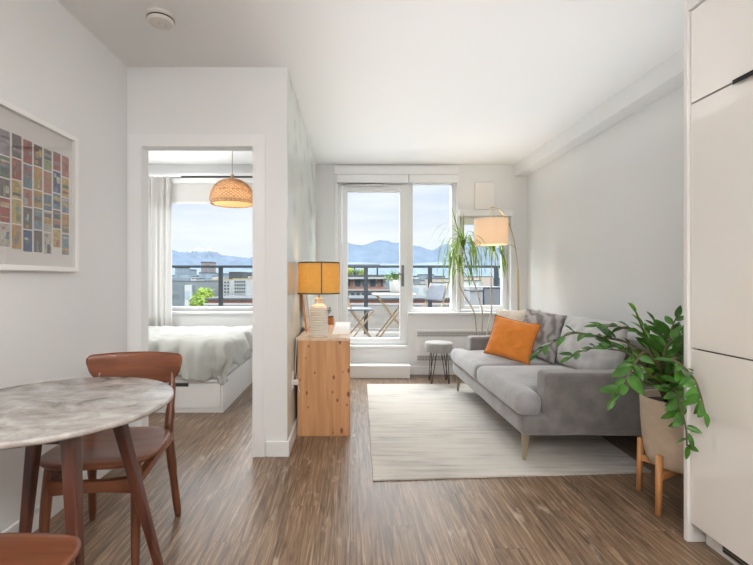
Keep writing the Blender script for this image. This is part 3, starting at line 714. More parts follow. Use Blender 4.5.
# table lamp
lp = Vector((-.237, 3.20, DT))
t = thing('table_lamp', 'table lamp with ribbed white ceramic base and amber drum shade on the dresser', 'lamp', lp)
prof = [(0, 0), (.066, 0), (.071, .006)]
z = .010
while z < .205:
    k = (z-.01)/.195; R = .072 - .004*k**2
    prof += [(R-.008, z), (R-.001, z+.003), (R+.001, z+.008), (R-.001, z+.013), (R-.008, z+.0165)]; z += .0185
prof += [(.066, .215), (.056, .232), (.036, .246), (.032, .250), (.033, .285), (.030, .290), (0, .290)]
obj('base', lathe(prof, 40, lp), M['ceramic'], t, smooth=False)
obj('stem', lathe([(.007, .288), (.007, .335), (.014, .336), (.014, .36), (0, .36)], 16, lp), M['champagne'], t, smooth=True)
obj('lamp_shade', lathe([(.157, .325), (.159, .325), (.157, .560), (.155, .560), (.155, .325)], 56, lp), M['shade_amber'], t, smooth=False)
b = BM()
for z0, R in ((.322, .1605), (.552, .1585)): add_lathe(b, [(R-.006, z0), (R, z0), (R, z0+.010), (R-.006, z0+.010)], 56, lp, close=True)
for a in (math.radians(-79), math.radians(101), math.radians(11)):
    dv = Vector((math.cos(a), math.sin(a), 0)); Mz = Matrix.Translation(lp) @ Matrix.Rotation(a, 4, 'Z'); add_box(b, (.156, -.004, .325), (.161, .004, .56), Mz)
obj('binding', b, M['band'], t)
obj('bulb', lathe([(0, .37), (.02, .375), (.03, .42), (.02, .45), (0, .46)], 16, lp), M['bulb'], t, smooth=True)
obj('cord', tube(spline([(XP+.035, 3.0, .42), (XP+.045, 3.04, .34), (XP+.012, 3.075, .48), (XP+.012, 3.09, .62), (XP+.017, 3.094, .70), (XP+.02, 3.11, DT+.004), (-.31, 3.18, DT+.004)], 6), .003, 6), M['plastic'], t, smooth=True)
# amber jar, sunglasses-like sprig, leaning frame
jc = Vector((-.185, 4.02, DT))
t = thing('candle_jar', 'small amber glass jar behind the ribbed lamp on the dresser', 'jar', jc)
obj('jar', lathe([(0, 0), (.030, 0), (.032, .006), (.032, .055), (.026, .062), (.026, .066), (0, .066)], 24, jc), M['amber'], t, smooth=True)
obj('lid', lathe([(0, .066), (.028, .066), (.028, .082), (0, .082)], 24, jc), mat('dark_amber_lid', (.12, .05, .015), .4), t)
vc = Vector((-.225, 3.72, DT))
t = thing('bud_vase', 'little vase with a dark dried sprig behind the table lamp', 'vase', vc)
obj('vase', lathe([(0, 0), (.022, 0), (.028, .03), (.02, .07), (.010, .09), (.012, .10), (0, .10)], 24, vc), M['ceramic'], t, smooth=True)
b = BM()
for k in range(7):
    a = k*.9; e = vc + Vector((.035+.022*math.cos(a), .02*math.sin(a), .165+.02*math.sin(k*1.7)))
    add_tube(b, [vc+Vector((0, 0, .09)), (vc+e)/2+Vector((.004, 0, .04)), e], [.0012, .002, .006], 5)
obj('sprig', b, mat('dried_sprig', (.06, .075, .07), .8), t)
fc = Vector((-.36, 3.62, DT))
t = thing('leaning_frame', 'light wood frame leaning on the mural wall behind the table lamp', 'picture frame', fc)
Ml = Matrix.Translation(fc) @ Matrix.Rotation(math.radians(-7), 4, 'Y')
b = BM()
for lo, hi in (((-.008, -.15, 0), (.008, -.13, .34)), ((-.008, .13, 0), (.008, .15, .34)), ((-.008, -.13, 0), (.008, .13, .02)), ((-.008, -.13, .32), (.008, .13, .34))): add_box(b, lo, hi, Ml)
obj('frame', b, M['oak'], t, bevel=.002)
obj('picture', bx((-.004, -.13, .02), (.004, .13, .32), Ml), mat('pale_print', (.55, .50, .44), .8, var=.3, vscale=12), t)
# flat white runner, enlarged to stand for window gloss on the dresser
o = obj('window_gloss_sheet', bx((-.14, 3.30, DT), (-.006, 4.16, DT+.004)), M['matboard']); tag(o, 'flat white sheet on the dresser top, enlarged to stand for window gloss', 'paper')

# ------------------------------------------------------------------ rug
rp = [(.132, 2.41), (1.80, 2.51), (1.94, 4.62), (.186, 4.60)]
b = BM(); nx, ny = 24, 36; g = {}
for s in (0, 1):
    for i in range(nx+1):
        for j in range(ny+1):
            u, v = i/nx, j/ny
            p = (Vector(rp[0])*(1-u)*(1-v) + Vector(rp[1])*u*(1-v) + Vector(rp[2])*u*v + Vector(rp[3])*(1-u)*v)
            w = .006*noise.noise(Vector((v*8, u*6, 0)))*(1 if i in (0, nx) or j in (0, ny) else 0)
            z = (.0105 + .0015*noise.noise(Vector((p.x*4, p.y*4, 0)))) if s else .001
            g[s, i, j] = b.verts.new((p.x+w, p.y+w*.6, z))
for i in range(nx):
    for j in range(ny):
        b.faces.new((g[1, i, j], g[1, i+1, j], g[1, i+1, j+1], g[1, i, j+1])); b.faces.new((g[0, i, j+1], g[0, i+1, j+1], g[0, i+1, j], g[0, i, j]))
for i in range(nx):
    b.faces.new((g[0, i, 0], g[0, i+1, 0], g[1, i+1, 0], g[1, i, 0])); b.faces.new((g[1, i, ny], g[1, i+1, ny], g[0, i+1, ny], g[0, i, ny]))
for j in range(ny):
    b.faces.new((g[1, 0, j], g[1, 0, j+1], g[0, 0, j+1], g[0, 0, j])); b.faces.new((g[0, nx, j], g[0, nx, j+1], g[1, nx, j+1], g[1, nx, j]))
tag(obj('rug', b, M['rug'], smooth=False), 'cream woven rug with faded grey streaks under the sofa', 'rug')

# ------------------------------------------------------------------ sofa
SX0, SX1, SY0, SY1 = 1.06, 2.11, 2.60, 4.38
t = thing('sofa', 'grey velvet two-seat sofa with slim metal legs against the right wall', 'sofa', (1.58, 3.5, 0))
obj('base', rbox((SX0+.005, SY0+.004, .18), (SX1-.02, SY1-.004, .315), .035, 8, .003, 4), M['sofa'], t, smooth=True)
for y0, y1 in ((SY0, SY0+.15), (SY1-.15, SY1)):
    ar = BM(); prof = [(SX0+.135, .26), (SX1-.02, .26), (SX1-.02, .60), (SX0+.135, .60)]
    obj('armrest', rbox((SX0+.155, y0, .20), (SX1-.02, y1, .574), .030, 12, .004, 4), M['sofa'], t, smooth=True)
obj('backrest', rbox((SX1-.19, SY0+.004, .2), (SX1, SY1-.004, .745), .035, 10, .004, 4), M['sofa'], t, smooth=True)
mid = (SY0+SY1)/2
for k, (y0, y1) in enumerate(((SY0, mid-.003), (mid+.003, SY1))):
    inner0 = y0 + (.155 if k == 0 else 0); inner1 = y1 - (.155 if k == 1 else 0)
    b = rbox((SX0-.02, inner0, .30), (SX1-.20, inner1, .445), .05, 10, .006, 5, .035, seed=k*5)
    tb = rbox((SX0-.02, y0+.004, .30), (SX0+.145, y1-.002, .445), .05, 10, .0, 5, 0.01)
    me = bpy.data.meshes.new('tmp'); tb.to_mesh(me); tb.free(); b.from_mesh(me); bpy.data.meshes.remove(me)
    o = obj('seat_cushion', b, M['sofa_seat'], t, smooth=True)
    rm = o.modifiers.new('R', 'REMESH'); rm.mode = 'VOXEL'; rm.voxel_size = .014; rm.use_smooth_shade = True
    s_ = o.modifiers.new('Sm', 'SMOOTH'); s_.iterations = 7; s_.factor = .5
for k, (yc, w, h) in enumerate(((3.16, .74, .42), (3.86, .70, .40))):
    Mx = Matrix.Translation((1.80, yc, .655)) @ Matrix.Rotation(math.radians(12), 4, 'Y') @ Matrix.Rotation(PI/2, 4, 'Z')
    pbm, _ = pillow(w, h, .22, Mx, .02, .02, seed=k*9)
    obj('back_cushion', pbm, M['cush_lt'], t, smooth=True, label='pale grey back cushion')
for x in (SX0+.06, SX1-.14):
    for y in (SY0+.07, SY1-.07):
        obj('leg', add_taper(BM(), (x, y, .20), (x + (-.015 if x < 1.5 else .015), y, .0), .055, .014, .026, .014), M['champagne'], t, bevel=.003)
def scatter(name, label, m, w, h, th, c, rz, lean, roll=0, seed=1, pip=None, parts=False):
    # stands in the local XZ plane, leans back about its local X axis; rolled about its normal
    Mx = Matrix.Translation(c) @ Matrix.Rotation(rz, 4, 'Z') @ Matrix.Rotation(lean, 4, 'X') @ Matrix.Rotation(roll, 4, 'Y')
    pbm, loop = pillow(w, h, th, Mx, .07, .016, seed)
    o = obj(name, pbm, m, smooth=True); tag(o, label, 'cushion')
    if pip:
        obj('piping', tube(loop + [loop[0]], .0045, 6), pip, o, smooth=True)
    return o
scatter('scatter_cushion', 'bright orange linen cushion leaning on the sofa', M['orange'], .41, .365, .13, (1.415, 3.68, .632), math.radians(-42), math.radians(-20), math.radians(9), 3, M['orange_d'])
scatter('scatter_cushion', 'cream cushion behind the orange cushion on the sofa', M['cream'], .46, .42, .15, (1.60, 4.07, .665), math.radians(-52), math.radians(-18), math.radians(-3), 5)
scatter('scatter_cushion', 'grey patterned cushion between the orange cushion and the pale back cushion', M['striped'], .45, .43, .15, (1.68, 3.72, .665), math.radians(-68), math.radians(-16), math.radians(4), 8)

# ------------------------------------------------------------------ stool
sc = Vector((.995, 4.70, 0))
t = thing('stool', 'round grey velvet stool on black hairpin legs below the window', 'stool', sc)
obj('seat', lathe([(0, .350), (.140, .350), (.149, .356), (.152, .37), (.153, .432), (.150, .448), (.140, .456), (.07, .461), (0, .462)], 48, sc), M['stool'], t, smooth=True)
for k in range(3):
    a = math.radians(25 + 90*k) if k < 4 else 0
for k in range(4):
    a = math.radians(42 + 90*k); d = Vector((math.cos(a), math.sin(a), 0)); tt = Vector((-math.sin(a), math.cos(a), 0))
    p0 = sc + d*.09 + tt*.035 + Vector((0, 0, .353)); p1 = sc + d*.09 - tt*.035 + Vector((0, 0, .353)); e = sc + d*.135
    obj('leg', tube([p0, e+tt*.006+Vector((0, 0, .012)), e+Vector((0, 0, .004)), e-tt*.006+Vector((0, 0, .012)), p1], .0045, 6), M['black'], t)

# ------------------------------------------------------------------ arc floor lamp
t = thing('floor_lamp', 'arc floor lamp with cream drum shade and thin brass pole behind the sofa', 'lamp', (1.95, 4.78, 0))
fx, fy = at(518.5, 300, 4.78).x, 4.78
obj('base', lathe([(0, 0), (.12, 0), (.12, .018), (0, .02)], 40, (fx-.03, fy, 0)), M['brass'], t)
pts = [Vector((fx, fy, .01)), Vector((fx, fy, .7)), at(518, 268, 4.78)] 
obj('pole', tube(spline([(fx, fy, .01), (fx, fy, .5), (fx, fy, .9), at(518, 270, 4.78)], 5), .011, 10), M['brass'], t, smooth=True)
obj('arc_arm', tube(spline([at(518, 271, 4.78), at(516.5, 255, 4.78), at(513, 236, 4.77), at(508, 222, 4.76), at(502, 213, 4.75), at(496.5, 208.5, 4.73), at(491, 207.0, 4.62)], 6), .0065, 8), M['brass'], t, smooth=True)
sc2 = at(491, 232, 4.62)
obj('lamp_shade', lathe([(.177, -.14), (.179, -.14), (.179, .14), (.177, .14), (.177, -.14)], 56, sc2), M['shade_white'], t, smooth=False)
obj('finial', tube([sc2+Vector((0, 0, .15)), sc2+Vector((0, 0, .272))], .006, 8), M['brass'], t)
b = BM()
for k in range(3):
    a = 2*PI*k/3+.4; add_tube(b, [sc2+Vector((0, 0, .13)), sc2+Vector((.177*math.cos(a), .177*math.sin(a), .13))], .003, 5)
add_tube(b, [sc2+Vector((0, 0, .06)), sc2+Vector((0, 0, .155))], .014, 10)
obj('spider', b, M['brass'], t)
obj('bulb', lathe([(0, -.05), (.03, -.035), (.038, 0), (.025, .04), (.012, .06), (0, .06)], 16, sc2), M['bulb'], t, smooth=True)
def plight(name, loc, e, col, r=.04):
    l = bpy.data.lights.new(name, 'POINT'); l.energy = e; l.color = col; l.shadow_soft_size = r
    o = bpy.data.objects.new(name, l); o.location = loc; C.objects.link(o); return o
plight('floor_lamp_light', sc2 - Vector((0, 0, .02)), 7, (1, .68, .42), .05)
plight('table_lamp_light', lp + Vector((0, 0, .44)), 2.6, (1, .72, .42), .05)
plight('pendant_light', pc + Vector((0, 0, .07)), 5, (1, .7, .42), .04)

# ------------------------------------------------------------------ dracaena behind the sofa
dc = Vector((1.50, 4.68, 0))
t = thing('dracaena_plant', 'tall thin-caned dracaena with drooping strap leaves behind the sofa', 'plant', dc)
obj('pot', lathe([(0, 0), (.10, 0), (.13, .26), (.125, .27), (.115, .24), (0, .24)], 32, dc), M['planter_w'], t, smooth=True)
obj('soil', lathe([(0, .24), (.115, .24)], 32, dc), M['soil'], t)
canes = [([dc+Vector((-.04, 0, .2)), at(477, 335, 4.68), at(474, 312, 4.68), at(464.5, 296, 4.69), at(459, 282, 4.7), at(460, 262, 4.7)], at(460, 262, 4.7), 34, .38),
         ([dc+Vector((0, .02, .2)), at(482, 335, 4.7), at(482, 310, 4.7), at(475, 285, 4.7), at(467, 262, 4.7), at(463, 240, 4.7)], at(463, 240, 4.7), 60, .58),
         ([dc+Vector((.04, .02, .2)), at(487, 335, 4.78), at(491.5, 310, 4.84), at(491, 280, 4.88), at(492, 258, 4.92), at(493.5, 242, 4.94)], at(493.5, 242, 4.94), 44, .40)]
for ci, (pts, crown, nl, ln) in enumerate(canes):
    s = obj('cane', tube(spline(pts, 6), [.010, .006], 8), M['cane'], t, smooth=True)
    b = BM(); rn = random.Random(ci+4)
    for k in range(nl):
        a = rn.uniform(0, 2*PI); el = rn.uniform(-.1, 1.25); L_ = ln*rn.uniform(.6, 1.15); base = crown - Vector((0, 0, rn.uniform(0, .12)))
        out = Vector((math.cos(a)*.55, math.sin(a)*.35, 0)); p = base.copy(); d = (out*math.cos(el) + Vector((0, 0, math.sin(el)))).normalized()
        seg = 9; prev = None; w0 = .013; dr = rn.uniform(.38, .75) if k > 7 else .12
        if ci == 0: out *= .5
        for q in range(seg+1):
            sd = d.cross(Vector((0, 0, 1))); sd = (sd if sd.length > .05 else Vector((1, 0, 0))).normalized()
            wq = w0*(math.sin(min(1, (q+.6)/seg*1.0)*PI))**.5 if q < seg else .0008
            v1, v2 = b.verts.new(p - sd*wq*.6), b.verts.new(p + sd*wq*.6)
            if prev: b.faces.new((prev[0], prev[1], v2, v1))
            prev = (v1, v2); p = p + d*L_/seg; d = (d + Vector((-d.x*.12, -d.y*.12, -dr))).normalized()
            if p.y > YB-.06: p.y = YB-.06
    obj('leaves', b, M['strap'], s, smooth=True)

# ------------------------------------------------------------------ zz plant, pot and stand
zc = Vector((1.675, 2.15, 0))
t = thing('plant_stand', 'light wooden plant stand with four legs beside the glossy cabinet', 'plant stand', zc)
ang0 = math.atan2(2.07-zc.y, 1.527-zc.x)
for k in range(4):
    a = ang0 - k*PI/2; d = Vector((math.cos(a), math.sin(a), 0)); R = .178
    obj('leg', tube([zc+d*(R+.004), zc+d*(R-.006)+Vector((0, 0, .29))], [.0135, .0165], 10), M['oak'], t, smooth=True)
for k in range(2):
    a = ang0 + k*PI/2; Mz = Matrix.Translation(zc + Vector((0, 0, .17))) @ Matrix.Rotation(a, 4, 'Z')
    obj('crossbar', bx((-.166, -.014, 0 + k*.002), (.166, .014, .034), Mz), M['oak'], t, bevel=.003)
t = thing('zz_plant', 'leafy dark green potted plant in a beige stoneware pot on a wooden stand', 'plant', zc + Vector((0, 0, .204)))
pz = .205
obj('pot', lathe([(0, pz), (.10, pz), (.125, pz+.012), (.138, pz+.05), (.150, pz+.14), (.157, pz+.25), (.160, pz+.345), (.156, pz+.350), (.150, pz+.345), (.147, pz+.31), (0, pz+.31)], 56, zc), M['pot'], t, smooth=True)
obj('soil', lathe([(0, pz+.318), (.147, pz+.312)], 40, zc), M['soil'], t)
def add_leaf(b, base, d, nrm, L_, W_, fold=.25, droop=.15):
    d = d.normalized(); s = d.cross(nrm).normalized(); n = s.cross(d).normalized(); seg = 7; rows = []
    for q in range(seg+1):
        k = q/seg; w = W_/2 * (math.sin(PI*k**.80))**.75 if 0 < q < seg else 0
        c = base + d*L_*k - n*droop*L_*k*k
        if q in (0, seg): rows.append([b.verts.new(c)])
        else: rows.append([b.verts.new(c - s*w + n*w*fold), b.verts.new(c - s*w*.5 + n*w*fold*.25), b.verts.new(c), b.verts.new(c + s*w*.5 + n*w*fold*.25), b.verts.new(c + s*w + n*w*fold)])
    for a_, c_ in zip(rows, rows[1:]):
        if len(a_) == 1:
            for q in range(4): b.faces.new((a_[0], c_[q+1], c_[q]))
        elif len(c_) == 1:
            for q in range(4): b.faces.new((a_[q], a_[q+1], c_[0]))
        else:
            for q in range(4): b.faces.new((a_[q], a_[q+1], c_[q+1], c_[q]))
S = [  # (pixel, pixel, depth) way-points after the root, young?, leaf size, start share
    ([(655, 362, 2.18), (628, 343, 2.22), (600, 337, 2.26), (575, 333, 2.29), (555, 341, 2.32), (538, 353, 2.34)], 0, .085, .34),
    ([(657, 350, 2.12), (640, 333, 2.14), (620, 327, 2.18), (598, 326, 2.22)], 0, .085, .35),
    ([(657, 362, 2.12), (645, 335, 2.12), (636, 313, 2.12)], 1, .075, .35),
    ([(655, 362, 2.02), (645, 352, 1.98), (636, 362, 1.95), (626, 380, 1.93), (615, 398, 1.92)], 0, .085, .52),
    ([(672, 355, 2.12), (670, 335, 2.12), (676, 318, 2.12)], 0, .090, .35),
    ([(680, 360, 2.14), (683, 340, 2.12), (688, 322, 2.10)], 0, .085, .35),
    ([(672, 362, 1.98), (681, 361, 1.87), (692, 376, 1.775), (702, 393, 1.735), (708, 412, 1.71)], 0, .078, .40),
    ([(671, 388, 1.98), (676, 392, 1.86), (681, 410, 1.83), (686, 428, 1.80), (687, 446, 1.79)], 0, .075, .30),
    ([(664, 370, 2.05), (665, 350, 1.99), (672, 338, 1.96)], 0, .092, .30),
    ([(654, 376, 2.02), (640, 362, 2.0), (625, 352, 2.02), (608, 349, 2.06)], 0, .088, .30),
    ([(668, 380, 2.0), (676, 368, 1.93), (684, 368, 1.87)], 0, .085, .25),
    ([(661, 374, 2.18), (652, 355, 2.22), (648, 335, 2.26)], 0, .09, .3),
    ([(662, 386, 1.99), (653, 378, 1.93), (647, 372, 1.90)], 1, .075, .3),
    ([(668, 372, 2.02), (678, 350, 2.0), (683, 335, 2.02)], 0, .092, .25),
    ([(672, 385, 2.0), (682, 385, 1.9), (684, 400, 1.87)], 0, .085, .25),
    ([(658, 385, 2.0), (645, 385, 1.95), (638, 375, 1.93)], 0, .08, .35),
    ([(666, 360, 2.2), (662, 335, 2.22), (655, 322, 2.22)], 0, .088, .3),
    ([(655, 370, 2.16), (635, 352, 2.22), (610, 346, 2.26), (585, 350, 2.28), (570, 357, 2.29)], 0, .08, .45),
]
rn = random.Random(5)
for si, (wp, young, ls, st_) in enumerate(S):
    a = rn.uniform(0, 2*PI); root = zc + Vector((.05*math.cos(a), .05*math.sin(a), pz+.315))
    pts = spline([root] + [at(*w) for w in wp], 8)
    if si in (6, 7):                                   # keep clear of the cabinet front
        pts = [Vector((min(p.x, 1.445) if p.y < 1.90 else p.x, p.y, p.z)) for p in pts]
    s = obj('stem', tube(pts, [.0075, .003], 8), M['stem'], t, smooth=True)
    b = BM(); n = len(pts); i0 = int(n*st_); tot = sum((pts[i+1]-pts[i]).length for i in range(i0, n-1)); step = .026 if not young else .024
    acc = 0; k = 0; nxt = 0
    for i in range(i0, n-1):
        d = (pts[i+1]-pts[i]); L_ = d.length; dn = d.normalized()
        while nxt <= acc + L_:
            p = pts[i] + dn*(nxt-acc); side = dn.cross(Vector((0, 0, 1)))
            if side.length < .35: side = Vector((1, 0.2, 0))
            side = side.normalized(); up = side.cross(dn).normalized(); up = up if up.z > 0 or abs(up.z) < .1 else -up
            sg = 1 if k % 2 else -1; frac = nxt/max(tot, 1e-3)
            roll = rn.uniform(-.9, .9)
            dirn = (side*sg*rn.uniform(.7, 1.1) + up*(rn.uniform(-.35, .75)) + dn*rn.uniform(.45, 1.0)).normalized()
            if young: dirn = (side*sg*.45 + dn*1.2 + up*rn.uniform(-.2, .3)).normalized()
            nr = (up + side*rn.uniform(-.6, .6) + Vector((0, -.5, 0))).normalized()
            sz = ls*rn.uniform(.9, 1.45)*(1-.30*frac**2)
            tip = p + dirn*sz
            if tip.y < 1.90 and tip.x > 1.478: 
                dirn.x = -abs(dirn.x) if p.x > 1.44 else dirn.x*.2; dirn.normalize()
            if tip.y < 1.95 and p.y >= 1.86 and tip.x > 1.5: dirn = (dirn + Vector((0, .9, .2))).normalized()
            add_leaf(b, p, dirn, nr, sz, sz*.44, rn.uniform(.12, .4), rn.uniform(.0, .28))
            k += 1; nxt += step
        acc += L_
    add_leaf(b, pts[-1], (pts[-1]-pts[-3]), Vector((0, -.6, .8)), ls*.8, ls*.32)
    obj('leaves', b, M['leaf_y'] if young else M['leaf'], s, smooth=True, label='young light green leaves' if young else None)

# ------------------------------------------------------------------ balcony
DK = .30
struct('floor_balcony', bx((-4.2, YB+WT, DK-.2), (4.2, 6.9, DK)), M['concrete'])
t = thing('balcony_railing', 'dark metal balcony railing with clear glass panels beyond the windows', 'railing', (0, 6.6, DK))
obj('top_rail', bx((-4.2, 6.57, 1.335), (4.2, 6.63, 1.375)), M['rail'], t, bevel=.004)
px_ = [-4.1, -3.05, -2.03, -.78, .25, 1.257, 2.3, 3.3, 4.1]
for x in px_: obj('post', bx((x-.032, 6.58, DK), (x+.032, 6.62, 1.335)), M['rail'], t)
for x0, x1 in zip(px_, px_[1:]): obj('glass_panel', bx((x0+.05, 6.596, DK+.08), (x1-.05, 6.604, 1.325)), M['railglass'], t)
for x0, x1 in zip(px_, px_[1:]): obj('bottom_clip', bx((x0+.05, 6.59, DK+.05), (x1-.05, 6.61, DK+.08)), M['steel'], t)

def bistro_chair(label, loc, rotz, group):
    t = thing('bistro_chair', label, 'chair', (0, 0, 0), group)   # faces +X locally
    obj('seat', rbox((-.19, -.20, .425), (.20, .20, .452), .012, 3), M['slate'], t, smooth=True)
    for s in (-1, 1):
        y = s*.19
        obj('leg', tube([(.20, y, .42), (-.14, y, 0)], .015, 4), M['teak'], t)
        y = s*.165
        obj('leg', tube([(.20, y, 0), (-.10, y, .42), (-.235, y, .80)], .015, 4), M['teak'], t)
    b = BM(); g = {}
    for i in range(13):
        for j in range(9):
            u = i/12*2-1; v = j/8; hw = .175*(1-.18*max(0, v-.6)**2*6)
            g[i, j] = b.verts.new((-.155-.085*v - .03*(1-u*u) + .02, u*hw, .55+.235*v))
    for i in range(12):
        for j in range(8): b.faces.new((g[i, j], g[i+1, j], g[i+1, j+1], g[i, j+1]))
    o = obj('backrest', b, M['slate'], t, smooth=True); m_ = o.modifiers.new('S', 'SOLIDIFY'); m_.thickness = .015
    obj('stretcher', tube([(-.12, -.19, .03), (-.12, .19, .03)], .010, 6), M['teak'], t)
    t.location = loc; t.rotation_euler = (0, 0, rotz); return t
bc = bistro_chair('folding wooden balcony chair with grey seat, seen through the glass door', (.11, 5.93, DK), math.radians(6), 'folding balcony chairs')
dup(bc, (1.05, 5.76, DK), math.radians(212), 'folding wooden balcony chair with grey curved back, seen through the tall window')
tc_ = Vector((.63, 6.12, DK))
t = thing('bistro_table', 'folding wooden bistro table with crossed legs on the balcony', 'table', tc_)
obj('tabletop', bx(tc_+Vector((-.30, -.26, .625)), tc_+Vector((.30, .26, .65))), mat('pale_table_top', (.34, .32, .29), .5), t, bevel=.004)
for s in (-1, 1):
    obj('leg', tube([tc_+Vector((-.24, s*.21, .62)), tc_+Vector((.24, s*.21, 0))], .016, 4), M['teak'], t)
    obj('leg', tube([tc_+Vector((.24, s*.18, .62)), tc_+Vector((-.24, s*.18, 0))], .016, 4), M['teak'], t)
b = BM()
for x, z in ((.2, .05), (-.2, .05), (.0, .31)): add_tube(b, [tc_+Vector((x, -.2, z)), tc_+Vector((x, .2, z))], .009, 6)
obj('stretcher', b, M['teak'], t)
pc2 = tc_ + Vector((.02, -.02, .651))
t = thing('potted_flowers', 'white pot of leafy flowers standing on the balcony table', 'plant', pc2)
obj('pot', lathe([(0, 0), (.062, 0), (.085, .185), (.08, .19), (.078, .16), (0, .16)], 28, pc2), M['planter_w'], t, smooth=True)
b = BM(); rn = random.Random(2)
for k in range(130):
    a, e = rn.uniform(0, 2*PI), rn.uniform(.0, 1.4); d = Vector((math.cos(a)*math.cos(e), math.sin(a)*math.cos(e), math.sin(e)))
    add_leaf(b, pc2+Vector((0, 0, .17))+Vector((d.x*.15, d.y*.15, d.z*.11))*rn.uniform(.3, 1.1), d, Vector((0, 0, 1)) if e < 1.2 else Vector((1, 0, 0)), rn.uniform(.04, .075), .04)
obj('foliage', b, mat('pot_foliage', (.10, .20, .05), .6, var=.5, vscale=30), t)
b = BM()
for k in range(16):
    a, e = rn.uniform(0, 2*PI), rn.uniform(.3, 1.4); d = Vector((math.cos(a)*math.cos(e), math.sin(a)*math.cos(e), math.sin(e)))
    bmesh.ops.create_icosphere(b, subdivisions=1, radius=.010, matrix=Matrix.Translation(pc2+Vector((0, 0, .18))+Vector((d.x*.12, d.y*.12, d.z*.10))))
obj('blossom', b, mat('peach_petals', (.65, .35, .25), .7), t)['kind'] = 'stuff'
q0 = at(469.5, 300, 5.95).x; q1 = at(483.5, 300, 5.95).x; q2 = at(505, 300, 5.95).x
t = thing('deck_box', 'light grey lidded storage box on the balcony outside the casement window', 'storage box', ((q0+q1)/2, 6.15, DK))
obj('body', bx((q0, 5.95, DK), (q1-.005, 6.4, .985)), M['box_lt'], t, bevel=.01)
obj('lid', bx((q0-.005, 5.94, .990), (q1-.005, 6.41, 1.055)), M['box_lt'], t, bevel=.01)
t = thing('deck_box', 'dark grey storage box on the balcony, right of the light grey box', 'storage box', ((q1+q2)/2, 6.15, DK))
obj('body', bx((q1+.008, 5.93, DK), (q2, 6.4, 1.03)), M['box_dk'], t, bevel=.01)
obj('lid', bx((q1+.005, 5.92, 1.033), (q2+.005, 6.41, 1.05)), M['box_dk'], t, bevel=.006)

# ------------------------------------------------------------------ city and mountains
struct('ground', bx((-900, 14, -16), (900, 1500, -15)), mat('city_ground', (.05, .058, .056), .9, var=.3, vscale=.02))
BM_ = {'white': mat('facade_white', (.34, .335, .325), .8), 'grey': mat('facade_grey', (.13, .14, .15), .8), 'brick': mat('facade_brick', (.34, .15, .105), .85, var=.1, vscale=.6),
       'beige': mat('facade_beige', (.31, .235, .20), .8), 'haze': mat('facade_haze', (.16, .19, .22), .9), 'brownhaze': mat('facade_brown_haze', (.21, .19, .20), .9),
       'dark': mat('facade_dark', (.055, .058, .062), .8), 'win': mat('window_dark', (.035, .05, .06), .3), 'win_h': mat('window_haze', (.12, .15, .19), .5), 'roof': mat('roof_grey', (.065, .063, .06), .9),
       'yellow': mat('yellow_band', (.38, .26, .07), .8)}
def facade_mat(name, wall, win, sx, sz):     # tiny far windows as a pattern of the wall
    m, N, L, b = tree_nodes(name); tc = N.new('ShaderNodeTexCoord'); sp = N.new('ShaderNodeSeparateXYZ'); L.new(tc.outputs['Object'], sp.inputs[0])
    cb = N.new('ShaderNodeCombineXYZ'); L.new(sp.outputs['X'], cb.inputs[0]); L.new(sp.outputs['Z'], cb.inputs[1])
    br = N.new('ShaderNodeTexBrick'); br.offset = 0; br.inputs['Scale'].default_value = 1; br.inputs['Brick Width'].default_value = sx; br.inputs['Row Height'].default_value = sz
    br.inputs['Mortar Size'].default_value = min(sx, sz)*.24; br.inputs['Mortar Smooth'].default_value = 0
    br.inputs['Color1'].default_value = (*win, 1); br.inputs['Color2'].default_value = (*[c*1.8 for c in win], 1); br.inputs['Mortar'].default_value = (*wall, 1)
    L.new(cb.outputs[0], br.inputs['Vector']); L.new(br.outputs['Color'], b.inputs['Base Color']); b.inputs['Roughness'].default_value = .8
    return m
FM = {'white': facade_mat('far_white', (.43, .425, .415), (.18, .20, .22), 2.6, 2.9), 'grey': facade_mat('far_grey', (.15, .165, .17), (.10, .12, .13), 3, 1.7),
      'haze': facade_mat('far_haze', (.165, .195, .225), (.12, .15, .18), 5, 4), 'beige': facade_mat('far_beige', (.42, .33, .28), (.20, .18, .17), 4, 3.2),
      'brown': facade_mat('far_brown', (.17, .145, .14), (.11, .10, .11), 5, 5)}
def far_building(label, x0, x1, ytop, Y, wallm, dep=14, top=None, group=None):
    a = at(x0, ytop, Y); c = at(x1, ytop, Y)
    t = thing('building', label, 'building', ((a.x+c.x)/2, Y, -15), group)
    obj('tower', bx((a.x, Y, -15), (c.x, Y+dep, a.z)), wallm, t)
    h_ = Y/F
    obj('roof', bx((a.x-.1*h_*3, Y-.2*h_, a.z), (c.x+.1*h_*3, Y+dep, a.z+h_*.7)), top or BM_['roof'], t)
    return t, a, c
def win_grid(t, x0, x1, z0, z1, nx, nz, Y, fx=.6, fz=.6, m=None):
    for i in range(nx):
        for j in range(nz):
            cx = x0 + (x1-x0)*(i+.5)/nx; cz = z0 + (z1-z0)*(j+.5)/nz; w = (x1-x0)/nx*fx/2; h = (z1-z0)/nz*fz/2
            obj('window', bx((cx-w, Y-.12, cz-h), (cx+w, Y-.02, cz+h)), m or BM_['win'], t)
